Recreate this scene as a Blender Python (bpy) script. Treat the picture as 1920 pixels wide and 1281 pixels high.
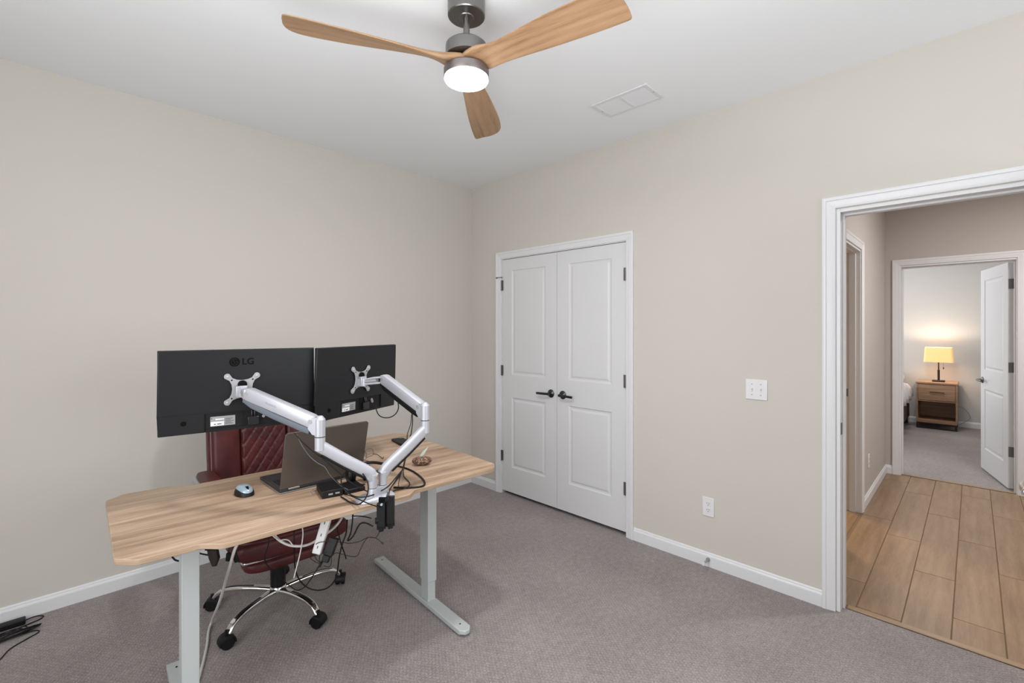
import bpy, bmesh, math, random
from mathutils import Vector, Matrix
random.seed(7)
for o in list(bpy.data.objects): bpy.data.objects.remove(o)
S = bpy.context.scene
COL = S.collection
PI = math.pi
# ------------------------------------------------------------------ camera
FPX, CX, HY = 876.0, 960.0, 616.0
AF = math.atan(865 / 876)
FW = Vector((math.cos(AF), math.sin(AF), 0)); RT = Vector((math.sin(AF), -math.cos(AF), 0))
EYE = Vector((0, 0, 1.435))
cd = bpy.data.cameras.new('camera'); cam = bpy.data.objects.new('camera', cd); COL.objects.link(cam)
cam.location = EYE; cam.rotation_euler = (PI / 2, 0, AF - PI / 2)
cd.sensor_width = 36; cd.lens = 36 * FPX / 1920; cd.shift_y = -(640.5 - HY) / 1920
cd.clip_start = 0.02; cd.clip_end = 60
S.camera = cam
# ------------------------------------------------------------------ light
S.view_settings.view_transform = 'Standard'; S.view_settings.look = 'None'
S.view_settings.exposure = 0.19; S.view_settings.gamma = 1; S.view_settings.use_curve_mapping = False
W = bpy.data.worlds.new('sky'); S.world = W; W.use_nodes = True
W.node_tree.nodes['Background'].inputs[0].default_value = (0.80, 0.88, 1, 1)
W.node_tree.nodes['Background'].inputs[1].default_value = 1.0
def area(name, loc, rot, sx, sy, power, col=(1, 1, 1), spread=180):
    l = bpy.data.lights.new(name, 'AREA'); l.shape = 'RECTANGLE'; l.size = sx; l.size_y = sy
    l.energy = power; l.color = col; l.spread = math.radians(spread)
    o = bpy.data.objects.new(name, l); o.location = loc; o.rotation_euler = rot; COL.objects.link(o); return o
area('window_daylight', (-1.22, 0.6, 1.5), (0, -PI / 2, 0), 1.5, 2.2, 47, (0.975, 0.985, 1.0))
area('window_daylight', (1.35, -2.37, 1.5), (PI / 2, 0, 0), 2.2, 1.5, 36, (0.975, 0.985, 1.0))
area('window_daylight', (7.9, 3.3, 1.5), (-PI / 2, 0, 0), 1.8, 1.5, 60, (0.97, 0.98, 1.0))
area('hall_fill_light', (4.4, -0.75, 2.66), (0, 0, 0), 0.3, 0.3, 40, (1.0, 0.965, 0.95))  # added fill that lifts the dim hall; no known lamp there
area('side_room_lamp_light', (5.1, 1.75, 2.35), (0, 0, 0), 0.35, 0.35, 32, (1.0, 0.66, 0.36))
area('bedroom_floor_fill', (7.9, .5, 2.66), (0, 0, 0), 0.4, 0.4, 19, (1.0, .97, .95))  # added overhead fill, brightens the bedroom carpet; no fixture known
area('bounce_flash_fill', (.45, .55, 1.6), (PI, 0, 0), 0.8, 0.8, 21, (1, 1, 1))  # added upward fill for the ceiling, standing in for a bounced flash
fl_ = bpy.data.lights.new('fan_lamp_light', 'AREA'); fl_.shape = 'DISK'; fl_.size = .165; fl_.energy = 14; fl_.color = (1, .97, .985)
fo_ = bpy.data.objects.new('fan_lamp_light', fl_); fo_.location = (1.177, 1.413, 2.396); COL.objects.link(fo_)
# ------------------------------------------------------------------ geometry helpers
def G(px, py, z):            # point of the photograph's pixel on the level plane z
    r = FW + RT * ((px - CX) / FPX) + Vector((0, 0, -(py - HY) / FPX)); t = (z - EYE.z) / r.z
    return EYE + r * t
def A(px, py, d):            # same at depth d
    return EYE + (FW + RT * ((px - CX) / FPX) + Vector((0, 0, -(py - HY) / FPX))) * d
class MB:
    def __init__(s): s.v = []; s.f = []
    def add(s, vs, fs):
        n = len(s.v); s.v += [tuple(p) for p in vs]; s.f += [tuple(i + n for i in f) for f in fs]; return s
    def box(s, a, b, M=None):
        x0, y0, z0 = a; x1, y1, z1 = b
        p = [(x0, y0, z0), (x1, y0, z0), (x1, y1, z0), (x0, y1, z0), (x0, y0, z1), (x1, y0, z1), (x1, y1, z1), (x0, y1, z1)]
        if M: p = [tuple(M @ Vector(q)) for q in p]
        return s.add(p, [(0, 3, 2, 1), (4, 5, 6, 7), (0, 1, 5, 4), (1, 2, 6, 5), (2, 3, 7, 6), (3, 0, 4, 7)])
    def prism(s, pts, z0, z1, M=None):      # pts CCW in xy
        n = len(pts); p = [(x, y, z0) for x, y in pts] + [(x, y, z1) for x, y in pts]
        if M: p = [tuple(M @ Vector(q)) for q in p]
        return s.add(p, [tuple(range(n - 1, -1, -1)), tuple(range(n, 2 * n))] + [(i, (i + 1) % n, n + (i + 1) % n, n + i) for i in range(n)])
    def lathe(s, prof, n=28, M=None, c=(0, 0)):   # prof [(r,z)]
        vs = []; fs = []
        for r, z in prof:
            for k in range(n):
                a = 2 * PI * k / n; vs.append((c[0] + r * math.cos(a), c[1] + r * math.sin(a), z))
        m = len(prof)
        for i in range(m - 1):
            for k in range(n): fs.append((i * n + k, i * n + (k + 1) % n, (i + 1) * n + (k + 1) % n, (i + 1) * n + k))
        fs.append(tuple(range(n - 1, -1, -1))); fs.append(tuple((m - 1) * n + k for k in range(n)))
        if M: vs = [tuple(M @ Vector(q)) for q in vs]
        return s.add(vs, fs)
    def cyl(s, p, q, r, n=16, r2=None):
        p = Vector(p); q = Vector(q); d = q - p; M = Matrix.Translation(p) @ d.to_track_quat('Z', 'Y').to_matrix().to_4x4()
        return s.lathe([(r, 0), (r if r2 is None else r2, d.length)], n, M)
    def sweep(s, path, sec, up=Vector((0, 0, 1)), closed=False, scale=None):
        P = [Vector(p) for p in path]; n = len(P); m = len(sec); vs = []; fs = []
        u = Vector(up)
        for i in range(n):
            if closed: t = (P[(i + 1) % n] - P[i - 1])
            else: t = (P[min(i + 1, n - 1)] - P[max(i - 1, 0)])
            t.normalize(); sd = t.cross(u)
            if sd.length < 1e-4: sd = t.orthogonal()
            sd.normalize(); uu = sd.cross(t); k = scale[i] if scale else 1
            if scale is None and False: pass
            vs += [P[i] + sd * (a * k) + uu * (b * k) for a, b in sec]
        for i in range(n if closed else n - 1):
            j = (i + 1) % n
            for k in range(m): fs.append((i * m + k, i * m + (k + 1) % m, j * m + (k + 1) % m, j * m + k))
        if not closed: fs.append(tuple(range(m - 1, -1, -1))); fs.append(tuple((n - 1) * m + k for k in range(m)))
        return s.add(vs, fs)
    def tube(s, path, r, n=8, closed=False, sub=5):
        P = smooth(path, sub, closed); m = len(P); vs = []; fs = []
        t = (P[1] - P[0]).normalized(); nrm = t.orthogonal().normalized()
        for i in range(m):
            t2 = (P[(i + 1) % m] - P[i - 1]) if (closed or 0 < i < m - 1) else (P[min(i + 1, m - 1)] - P[max(i - 1, 0)])
            if t2.length < 1e-9: t2 = t
            t2.normalize(); nrm = (nrm - t2 * nrm.dot(t2)).normalized(); b = t2.cross(nrm)
            vs += [P[i] + nrm * r * math.cos(2 * PI * k / n) + b * r * math.sin(2 * PI * k / n) for k in range(n)]
        for i in range(m if closed else m - 1):
            j = (i + 1) % m
            for k in range(n): fs.append((i * n + k, i * n + (k + 1) % n, j * n + (k + 1) % n, j * n + k))
        if not closed: fs.append(tuple(range(n - 1, -1, -1))); fs.append(tuple((m - 1) * n + k for k in range(n)))
        return s.add(vs, fs)
    def ellipsoid(s, c, r, n=20, m=12, pw=1.0, M=None):
        vs = []; fs = []
        sg = lambda v: math.copysign(abs(v) ** pw, v)
        for i in range(1, m):
            a = PI * i / m
            for k in range(n):
                b = 2 * PI * k / n
                vs.append((c[0] + r[0] * sg(math.sin(a)) * sg(math.cos(b)), c[1] + r[1] * sg(math.sin(a)) * sg(math.sin(b)), c[2] + r[2] * sg(math.cos(a))))
        top = len(vs); vs.append((c[0], c[1], c[2] + r[2])); vs.append((c[0], c[1], c[2] - r[2]))
        for i in range(m - 2):
            for k in range(n): fs.append((i * n + k, (i + 1) * n + k, (i + 1) * n + (k + 1) % n, i * n + (k + 1) % n))
        for k in range(n): fs.append((top, k, (k + 1) % n)); fs.append((top + 1, (m - 2) * n + (k + 1) % n, (m - 2) * n + k))
        if M: vs = [tuple(M @ Vector(q)) for q in vs]
        return s.add(vs, fs)
def smooth(pts, sub=5, closed=False):
    P = [Vector(p) for p in pts]; n = len(P)
    if n < 3 and not closed: return P
    out = []
    for i in range(n if closed else n - 1):
        if closed: a, b, c, d = P[i - 1], P[i], P[(i + 1) % n], P[(i + 2) % n]
        else: a, b, c, d = P[max(i - 1, 0)], P[i], P[i + 1], P[min(i + 2, n - 1)]
        for k in range(sub):
            t = k / sub; out.append(0.5 * ((2 * b) + (c - a) * t + (2 * a - 5 * b + 4 * c - d) * t * t + (3 * b - a - 3 * c + d) * t ** 3))
    if not closed: out.append(P[-1])
    return out
def rrect(w, h, r, n=4):
    out = []
    for cx, cy, a0 in ((w / 2 - r, h / 2 - r, 0), (-w / 2 + r, h / 2 - r, 90), (-w / 2 + r, -h / 2 + r, 180), (w / 2 - r, -h / 2 + r, 270)):
        for k in range(n + 1):
            a = math.radians(a0 + 90 * k / n); out.append((cx + r * math.cos(a), cy + r * math.sin(a)))
    return out
def build(name, mb, mat, parent=None, bev=0, smooth_=False, sub=0, seg=2, ang=35):
    me = bpy.data.meshes.new(name)
    off = Vector((0, 0, 0))
    me.from_pydata(mb.v, [], mb.f)
    bm = bmesh.new(); bm.from_mesh(me); bmesh.ops.recalc_face_normals(bm, faces=bm.faces); bm.to_mesh(me); bm.free()
    if mat: me.materials.append(mat)
    o = bpy.data.objects.new(name, me); COL.objects.link(o)
    if parent: o.parent = parent
    if bev:
        m = o.modifiers.new('bevel', 'BEVEL'); m.width = bev; m.segments = seg; m.limit_method = 'ANGLE'; m.angle_limit = math.radians(ang)
    if sub: m = o.modifiers.new('sub', 'SUBSURF'); m.levels = sub; m.render_levels = sub
    if smooth_ or bev or sub:
        for p in me.polygons: p.use_smooth = True
        try: me.set_sharp_from_angle(angle=math.radians(40 if not sub else 180))
        except Exception: pass
    return o
def build_each(name, mb, mt, parent, **k):
    par = list(range(len(mb.v)))
    def fnd(a):
        while par[a] != a: par[a] = par[par[a]]; a = par[a]
        return a
    for f in mb.f:
        for q in f[1:]: par[fnd(q)] = fnd(f[0])
    grp = {}
    for f in mb.f: grp.setdefault(fnd(f[0]), []).append(f)
    out = []
    for fs in grp.values():
        ids = sorted({i for f in fs for i in f}); mp = {a: b for b, a in enumerate(ids)}
        m = MB(); m.v = [mb.v[i] for i in ids]; m.f = [tuple(mp[i] for i in f) for f in fs]; out.append(build(name, m, mt, parent, **k))
    return out
def local(mb, root):          # world-space builder into a root's own space
    Mi = (Matrix.Translation(root.location) @ root.rotation_euler.to_matrix().to_4x4()).inverted()
    mb.v = [tuple(Mi @ Vector(p)) for p in mb.v]; return mb
def thing(name, label, cat, loc=(0, 0, 0), rz=0, group=None):
    o = bpy.data.objects.new(name, None); COL.objects.link(o); o.empty_display_size = 0.05
    o.location = loc; o.rotation_euler = (0, 0, rz); o['label'] = label; o['category'] = cat
    if group: o['group'] = group
    return o
def tag(o, label, cat, group=None):
    o['label'] = label; o['category'] = cat
    if group: o['group'] = group
    return o
def struct(name, mb, mat, parent=None, **k):
    o = build(name, mb, mat, parent, **k)
    if parent is None: o['kind'] = 'structure'
    return o
def origin(o, loc):           # move a single-mesh thing's origin
    l = Vector(loc); o.data.transform(Matrix.Translation(-l)); o.location = l; return o
# ------------------------------------------------------------------ materials
def mat(name, col, rough=0.5, metal=0, **k):
    m = bpy.data.materials.new(name); m.use_nodes = True; b = m.node_tree.nodes['Principled BSDF']
    b.inputs['Base Color'].default_value = (*col, 1); b.inputs['Roughness'].default_value = rough; b.inputs['Metallic'].default_value = metal
    for a, v in k.items(): b.inputs[a.replace('_', ' ')].default_value = v
    return m
def nt(m): return m.node_tree.nodes, m.node_tree.links, m.node_tree.nodes['Principled BSDF']
def coords(m, scale=(1, 1, 1), rot=(0, 0, 0), rnd=False):
    N, L, b = nt(m); tc = N.new('ShaderNodeTexCoord'); mp = N.new('ShaderNodeMapping')
    mp.inputs['Scale'].default_value = scale; mp.inputs['Rotation'].default_value = rot
    src = tc.outputs['Object']
    if rnd:
        oi = N.new('ShaderNodeObjectInfo'); mm = N.new('ShaderNodeMath'); mm.operation = 'MULTIPLY'; mm.inputs[1].default_value = 37
        L.new(oi.outputs['Random'], mm.inputs[0]); va = N.new('ShaderNodeVectorMath'); L.new(src, va.inputs[0]); L.new(mm.outputs[0], va.inputs[1]); src = va.outputs[0]
    L.new(src, mp.inputs[0]); return mp.outputs[0]
def bump(m, h, strength, dist=0.01):
    N, L, b = nt(m); bp = N.new('ShaderNodeBump'); bp.inputs['Strength'].default_value = strength; bp.inputs['Distance'].default_value = dist
    L.new(h, bp.inputs['Height']); L.new(bp.outputs[0], b.inputs['Normal'])
def noise(m, vec, scale, detail=3, rough=0.5):
    N, L, b = nt(m); n = N.new('ShaderNodeTexNoise'); n.inputs['Scale'].default_value = scale; n.inputs['Detail'].default_value = detail; n.inputs['Roughness'].default_value = rough
    L.new(vec, n.inputs['Vector']); return n.outputs['Fac']
def ramp(m, fac, stops, to='Base Color'):
    N, L, b = nt(m); r = N.new('ShaderNodeValToRGB'); e = r.color_ramp.elements
    e[0].position = stops[0][0]; e[0].color = (*stops[0][1], 1); e[1].position = stops[-1][0]; e[1].color = (*stops[-1][1], 1)
    for p, c in stops[1:-1]: x = e.new(p); x.color = (*c, 1)
    L.new(fac, r.inputs[0])
    if to: L.new(r.outputs[0], b.inputs[to])
    return r.outputs[0]
def math_(m, op, a, b2):
    N, L, b = nt(m); x = N.new('ShaderNodeMath'); x.operation = op
    for i, v in enumerate((a, b2)):
        if isinstance(v, (int, float)): x.inputs[i].default_value = v
        else: L.new(v, x.inputs[i])
    return x.outputs[0]
def painted(name, col, rough=0.85, s=0.05):
    m = mat(name, col, rough); v = coords(m); bump(m, noise(m, v, 350, 2), s, 0.002); return m
M = {}
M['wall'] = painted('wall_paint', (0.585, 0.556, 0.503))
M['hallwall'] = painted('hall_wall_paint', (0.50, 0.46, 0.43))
M['bedwall'] = painted('bedroom_wall_paint', (0.565, 0.553, 0.53))
M['ceil'] = painted('ceiling_paint', (0.835, 0.855, 0.875))
M['trim'] = mat('trim_gloss_white', (0.72, 0.725, 0.735), 0.35)
M['door'] = mat('door_white', (0.68, 0.683, 0.69), 0.42)
_v = coords(M['door'], (60, 60, 3)); bump(M['door'], noise(M['door'], _v, 6, 3), 0.06, 0.002)
def carpet(name, c1, c2, c3):
    m = mat(name, c1, 0.97); N, L, b = nt(m)
    v = coords(m)
    big = noise(m, v, 2.2, 4); mid = noise(m, v, 34, 3); fine = noise(m, v, 165, 4, 0.75)
    w = []
    for a in (0.6, -0.6):
        mp = coords(m, (1, 1, 1), (0, 0, a)); wv = N.new('ShaderNodeTexWave'); wv.inputs['Scale'].default_value = 21; wv.inputs['Distortion'].default_value = 4.5
        wv.inputs['Detail'].default_value = 2; wv.inputs['Detail Scale'].default_value = 5; L.new(mp, wv.inputs['Vector']); w.append(wv.outputs['Fac'])
    pat = math_(m, 'MULTIPLY', w[0], w[1])
    f = math_(m, 'ADD', math_(m, 'MULTIPLY', fine, 0.62), math_(m, 'MULTIPLY', pat, 0.10))
    f = math_(m, 'ADD', f, math_(m, 'MULTIPLY', big, 0.16)); f = math_(m, 'ADD', f, math_(m, 'MULTIPLY', mid, 0.16))
    ramp(m, f, [(0.38, c1), (0.53, c2), (0.68, c3)])
    h = math_(m, 'ADD', fine, math_(m, 'MULTIPLY', pat, .45)); bump(m, h, 0.7, 0.006)
    b.inputs['Sheen Weight'].default_value = 0.25; b.inputs['Sheen Roughness'].default_value = 0.6
    b.inputs['Specular IOR Level'].default_value = 0.1
    return m
M['carpet'] = carpet('carpet_mauve_grey', (0.15, 0.127, 0.122), (0.305, 0.264, 0.254), (0.48, 0.425, 0.41))
def wood(name, cs, stretch=(2.2, 34, 34), scale=1.6, rough=0.45, rnd=False, band=0.5, var=0, ring=0, ringw=.1):
    m = mat(name, cs[1], rough); v = coords(m, stretch, rnd=rnd)
    a = noise(m, v, scale, 6, 0.62); c = noise(m, v, scale * 7, 3, 0.6)
    v2 = coords(m, (stretch[0] * 0.5, stretch[1] * 0.22, stretch[2] * 0.22), rnd=rnd); d = noise(m, v2, scale * 1.2, 3)
    f = math_(m, 'ADD', math_(m, 'MULTIPLY', a, band), math_(m, 'MULTIPLY', c, 0.22)); f = math_(m, 'ADD', f, math_(m, 'MULTIPLY', d, 0.78 - band))
    if ring:
        N, L, b = nt(m); wv = N.new('ShaderNodeTexWave'); wv.inputs['Scale'].default_value = ring; wv.inputs['Distortion'].default_value = 9; wv.inputs['Detail'].default_value = 3; wv.inputs['Detail Scale'].default_value = .8; wv.bands_direction = 'Y'
        L.new(coords(m, (.16, 1, 1), rnd=rnd), wv.inputs['Vector']); f = math_(m, 'ADD', f, math_(m, 'MULTIPLY', math_(m, 'SUBTRACT', wv.outputs['Fac'], .5), ringw))
    if var:
        N, L, b = nt(m); oi = N.new('ShaderNodeObjectInfo'); f = math_(m, 'ADD', f, math_(m, 'MULTIPLY', math_(m, 'SUBTRACT', oi.outputs['Random'], 0.5), var))
    ramp(m, f, [(0.34, cs[0]), (0.5, cs[1]), (0.64, cs[2])]); bump(m, c, 0.05, 0.001); return m
M['desk'] = wood('desk_oak', ((0.165, 0.10, 0.058), (0.39, 0.265, 0.176), (0.59, 0.445, 0.32)), (1.0, 15, 15), 1.5, 0.42, band=.42)
M['deskedge'] = wood('desk_edge_oak', ((0.25, 0.165, 0.10), (0.37, 0.26, 0.17), (0.50, 0.375, 0.265)), (2.0, 2, 60), 1.5, 0.5)
M['blade'] = wood('fan_blade_wood', ((0.18, 0.095, 0.042), (0.32, 0.192, 0.102), (0.385, 0.243, 0.138)), (1.2, 17, 17), 1.7, 0.5, rnd=True, ring=9, ringw=-.075)
M['tile'] = wood('wood_look_tile', ((0.165, 0.098, 0.050), (0.245, 0.157, 0.087), (0.305, 0.208, 0.124)), (1.3, 11, 11), 1.6, 0.42, rnd=True, var=0.05, ring=6, ringw=.05)
M['grout'] = mat('tile_grout', (0.20, 0.14, 0.09), 0.9)
M['stand'] = wood('nightstand_wood', ((0.20, 0.10, 0.05), (0.33, 0.19, 0.11), (0.42, 0.26, 0.16)), (30, 2, 30), 1.6, 0.5)
M['metalw'] = mat('desk_frame_grey_white', (0.46, 0.49, 0.485), 0.42, 0.0)
M['silver'] = mat('arm_silver', (0.50, 0.51, 0.55), 0.38, 0.35)
M['silver2'] = mat('plate_silver', (0.37, 0.37, 0.385), 0.45, 0.35)
M['coverg'] = mat('cable_cover_grey', (0.12, 0.14, 0.165), 0.5)
M['black'] = mat('black_plastic', (0.0045, 0.0045, 0.005), 0.5, 0, Specular_IOR_Level=0.32)
M['monback'] = mat('monitor_back_black', (0.0105, 0.011, 0.0125), 0.40, 0, Specular_IOR_Level=0.28)
_v = coords(M['monback']); bump(M['monback'], noise(M['monback'], _v, 900, 2), 0.12, 0.001)
M['dark'] = mat('deep_black', (0.0015, 0.0015, 0.0017), 0.6, 0, Specular_IOR_Level=0.12)
M['gblack'] = mat('gloss_black', (0.015, 0.015, 0.018), 0.18)
M['nickel'] = mat('brushed_nickel', (0.19, 0.186, 0.18), 0.32, 0.95)
_v = coords(M['nickel'], (1, 1, 1)); bump(M['nickel'], noise(M['nickel'], coords(M['nickel'], (3, 3, 300)), 5, 2), 0.05, 0.001)
M['nickeld'] = mat('fan_trim_dark_nickel', (0.21, 0.185, 0.18), 0.4, 0.85)
M['chrome'] = mat('chrome', (0.80, 0.80, 0.80), 0.08, 1.0)
M['hinge'] = mat('hinge_satin_nickel', (0.17, 0.165, 0.155), 0.42, 0.8)
M['handle'] = mat('black_nickel_handle', (0.075, 0.075, 0.085), 0.16, 0.95)
M['leather'] = mat('oxblood_leather', (0.06, 0.013, 0.014), 0.42, 0.0, Specular_IOR_Level=0.33)
_v = coords(M['leather']); bump(M['leather'], noise(M['leather'], _v, 260, 3), 0.18, 0.002)
ramp(M['leather'], noise(M['leather'], coords(M['leather']), 9, 3), [(0.3, (0.048, 0.0085, 0.0085)), (0.7, (0.092, 0.0175, 0.0165))])
M['piping'] = mat('leather_stitch_pale', (0.21, 0.12, 0.12), 0.5)
M['lapgrey'] = mat('laptop_bronze_grey', (0.125, 0.108, 0.095), 0.38, 0.55)
M['key'] = mat('key_dark_grey', (0.012, 0.012, 0.014), 0.5)
M['mouse'] = mat('mouse_blue_silver', (0.30, 0.40, 0.46), 0.3, 0.3)
M['whitep'] = mat('white_plastic', (0.74, 0.74, 0.74), 0.35)
M['cordw'] = mat('white_cord', (0.62, 0.62, 0.60), 0.45)
M['sticker'] = mat('sticker_grey', (0.30, 0.30, 0.32), 0.6)
M['paper'] = mat('sticker_white', (0.75, 0.75, 0.75), 0.6)
M['lamp_em'] = mat('fan_lens_glow', (0.9, 0.9, 0.9), 0.5)
_b = nt(M['lamp_em'])[2]; _b.inputs['Emission Color'].default_value = (1.0, 0.96, 1.0, 1); _b.inputs['Emission Strength'].default_value = 9.0
M['shade'] = mat('lampshade_linen', (0.75, 0.50, 0.24), 0.8)
_b = nt(M['shade'])[2]; _b.inputs['Emission Color'].default_value = (1.0, 0.56, 0.20, 1); _b.inputs['Emission Strength'].default_value = 0.55
M['bronze'] = mat('dark_bronze', (0.035, 0.022, 0.018), 0.45, 0.5)
M['linen'] = mat('bed_linen', (0.66, 0.63, 0.62), 0.9)
M['bedbase'] = mat('bed_base_brown', (0.10, 0.075, 0.06), 0.8)
M['glassy'] = mat('window_glass', (0.9, 0.95, 1), 0.02, 0, Alpha=0.25)
M['stone'] = mat('speckled_stone', (0.16, 0.08, 0.045), 0.5)
ramp(M['stone'], noise(M['stone'], coords(M['stone']), 130, 3, 0.7), [(0.42, (0.035, 0.018, 0.012)), (0.52, (0.17, 0.08, 0.045)), (0.64, (0.42, 0.30, 0.20))])
M['feather'] = mat('pale_green_feather', (0.42, 0.47, 0.40), 0.6)
M['holster'] = mat('brown_black_vinyl', (0.022, 0.015, 0.013), 0.5)
# ------------------------------------------------------------------ room constants
XB, YA, H = 2.845, 3.347, 2.741            # right wall, back wall, ceiling height
XW, YS = -1.25, -2.40                      # window walls behind the camera
XB2 = 2.960                                # hall side of the right wall
HX = 5.925; HX2 = 6.045                    # hall far wall / bedroom side
HY0 = 0.624; HY1 = -1.55                   # hall side walls
BX = 9.44; BY0 = 3.4; BY1 = -1.6
def wall_mesh(axis, c0, c1, a0, a1, z0, z1, holes):   # wall slab; axis 'x' = constant x between c0,c1, spans a in y
    mb = MB(); hs = sorted(holes)
    def bx(aa, ab, za, zb):
        if ab - aa < 1e-6 or zb - za < 1e-6: return
        if axis == 'x': mb.box((c0, aa, za), (c1, ab, zb))
        else: mb.box((aa, c0, za), (ab, c1, zb))
    a = a0
    for h0, h1, hz0, hz1 in hs:
        bx(a, h0, z0, z1); bx(h0, h1, z0, hz0); bx(h0, h1, hz1, z1); a = h1
    bx(a, a1, z0, z1); return mb
CL = (1.690, 2.948, 2.050)                 # closet opening y0,y1,top
MD = (-0.352, 0.496, 2.040)                # main door rough opening
BD = (-0.282, 0.519, 2.050)                # bedroom door rough opening
BATH = (3.72, 4.50, 2.050)                 # opening in hall left wall
struct('floor', MB().box((XW - .1, YS - .1, -0.12), (2.905, YA + .1, 0)), M['carpet'])
struct('ceiling', MB().box((XW - .1, YS - .1, H), (XB2, YA + .1, H + .1)), M['ceil'])
struct('wall_back', MB().box((XW - .1, YA, 0), (XB2, YA + .1, H)), M['wall'])
struct('wall_right', wall_mesh('x', XB, XB2, YS - .1, YA, 0, H, [(MD[0], MD[1], 0, MD[2]), (CL[0], CL[1], 0, CL[2])]), M['wall'])
struct('wall_left', wall_mesh('x', XW - .1, XW, YS - .1, YA, 0, H, [(-.55, 1.75, 0.7, 2.3)]), M['wall'])
struct('wall_front', wall_mesh('y', YS - .1, YS, XW, XB, 0, H, [(.2, 2.5, 0.7, 2.3)]), M['wall'])
# closet interior
mb = MB(); mb.box((XB2, 1.45, 0), (3.55, 1.50, H)); mb.box((XB2, 3.25, 0), (3.55, 3.30, H)); mb.box((3.55, 1.45, 0), (3.6, 3.30, H)); mb.box((XB2, 1.5, 2.5), (3.55, 3.25, 2.55))
struct('wall_closet', mb, M['wall'])
struct('floor', MB().box((2.906, 1.50, -0.12), (3.55, 3.25, -0.002)), M['carpet'])
# windows behind the camera
def window(name, axis, c, a0, a1, z0, z1, sgn):
    def bx(m, aa, ab, za, zb, t0, t1):
        if axis == 'x': m.box((c + min(t0, t1), aa, za), (c + max(t0, t1), ab, zb))
        else: m.box((aa, c + min(t0, t1), za), (ab, c + max(t0, t1), zb))
    m = MB(); w = 0.06
    for (aa, ab, za, zb) in ((a0, a0 + w, z0, z1), (a1 - w, a1, z0, z1), (a0 + w, a1 - w, z0, z0 + w), (a0 + w, a1 - w, z1 - w, z1), (a0 + w, a1 - w, (z0 + z1) / 2 - .02, (z0 + z1) / 2 + .02)):
        bx(m, aa, ab, za, zb, -0.09 * sgn, -0.05 * sgn)
    o = struct(name, m, M['trim'])
    g = MB(); bx(g, a0 + w, a1 - w, z0 + w, z1 - w, -0.075 * sgn, -0.070 * sgn); build('pane', g, M['glassy'], o)
    s_ = MB(); bx(s_, a0 - .05, a1 + .05, z0 - .02, z0, -0.04 * sgn, 0.05 * sgn); build('sill', s_, M['trim'], o)
window('window_1', 'x', XW, -.55, 1.75, 0.7, 2.3, 1)
window('window_2', 'y', YS, .2, 2.5, 0.7, 2.3, 1)
# ------------------------------------------------------------------ trim
BBP = [(0, 0), (.014, 0), (.014, .060), (.0125, .066), (.009, .070), (.0075, .078), (.004, .083), (0, .083)]
def baseboard(name, p, q, nrm, prof=BBP, ends=(0, 0)):
    p = Vector((*p, 0)); q = Vector((*q, 0)); n = Vector((*nrm, 0)); m = MB(); d = (q - p).normalized()
    vs = []
    for base, sg, e in ((p, 1, ends[0]), (q, -1, ends[1])):
        for t, z in prof: vs.append(base + n * t + Vector((0, 0, z)) + d * (sg * t * e))
    k = len(prof)
    fs = [tuple(range(k)), tuple(range(2 * k - 1, k - 1, -1))] + [(i, (i + 1) % k, k + (i + 1) % k, k + i) for i in range(k)]
    m.add(vs, fs); return struct(name, m, M['trim'])
E1 = 0.0005
baseboard('baseboard_back', (XW, YA - E1), (XB - E1, YA - E1), (0, -1), ends=(0, 1))
baseboard('baseboard_right', (XB - E1, 2.9980), (XB - E1, YA - E1), (-1, 0), ends=(0, 1))
baseboard('baseboard_right', (XB - E1, 0.5545), (XB - E1, 1.6410), (-1, 0))
baseboard('baseboard_left', (XW + E1, YS), (XW + E1, YA - .015), (1, 0))
baseboard('baseboard_front', (XW + .015, YS + E1), (XB - .001, YS + E1), (0, 1))
CASP = [(0, 0), (0, .009), (.006, .011), (.010, .0105), (.016, .012), (.034, .015), (.038, .014), (.041, .0175), (.050, .0185), (.057, .017), (.057, 0)]
def casing(name, axis, c, nrm, a0, a1, zt, prof=CASP, parent=None):
    m = MB(); secs = []
    def P(a, z, t):
        return (c + nrm * t, a, z) if axis == 'x' else (a, c + nrm * t, z)
    for kind in range(4):
        s_ = []
        for w, t in prof:
            if kind == 0: s_.append(P(a0 - w, 0, t))
            if kind == 1: s_.append(P(a0 - w, zt + w, t))
            if kind == 2: s_.append(P(a1 + w, zt + w, t))
            if kind == 3: s_.append(P(a1 + w, 0, t))
        secs += s_
    k = len(prof); fs = []
    for j in range(3):
        for i in range(k): fs.append((j * k + i, j * k + (i + 1) % k, (j + 1) * k + (i + 1) % k, (j + 1) * k + i))
    fs += [tuple(range(k)), tuple(range(4 * k - 1, 3 * k - 1, -1))]
    m.add(secs, fs); return struct(name, m, M['trim'], parent)
def jamb(name, axis, c0, c1, a0, a1, zt, th=.018, stop=None):    # lining boards of an opening; a0,a1 rough opening
    m = MB()
    def bx(aa, ab, za, zb, d0=c0, d1=c1):
        if axis == 'x': m.box((d0, aa, za), (d1, ab, zb))
        else: m.box((aa, d0, za), (ab, d1, zb))
    bx(a0, a0 + th, 0, zt); bx(a1 - th, a1, 0, zt); bx(a0 + th, a1 - th, zt - th, zt)
    if stop:
        s0, s1 = stop; bx(a0 + th, a0 + th + .011, 0, zt - th, s0, s1); bx(a1 - th - .011, a1 - th, 0, zt - th, s0, s1); bx(a0 + th + .011, a1 - th - .011, zt - th - .011, zt - th, s0, s1)
    return struct(name, m, M['trim'], bev=.0012)
# closet
jamb('trim_1', 'x', XB, XB2, CL[0], CL[1], CL[2], .014)
casing('trim_2', 'x', XB - E1, -1, CL[0] + .009, CL[1] - .008, CL[2] - .009)
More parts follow.
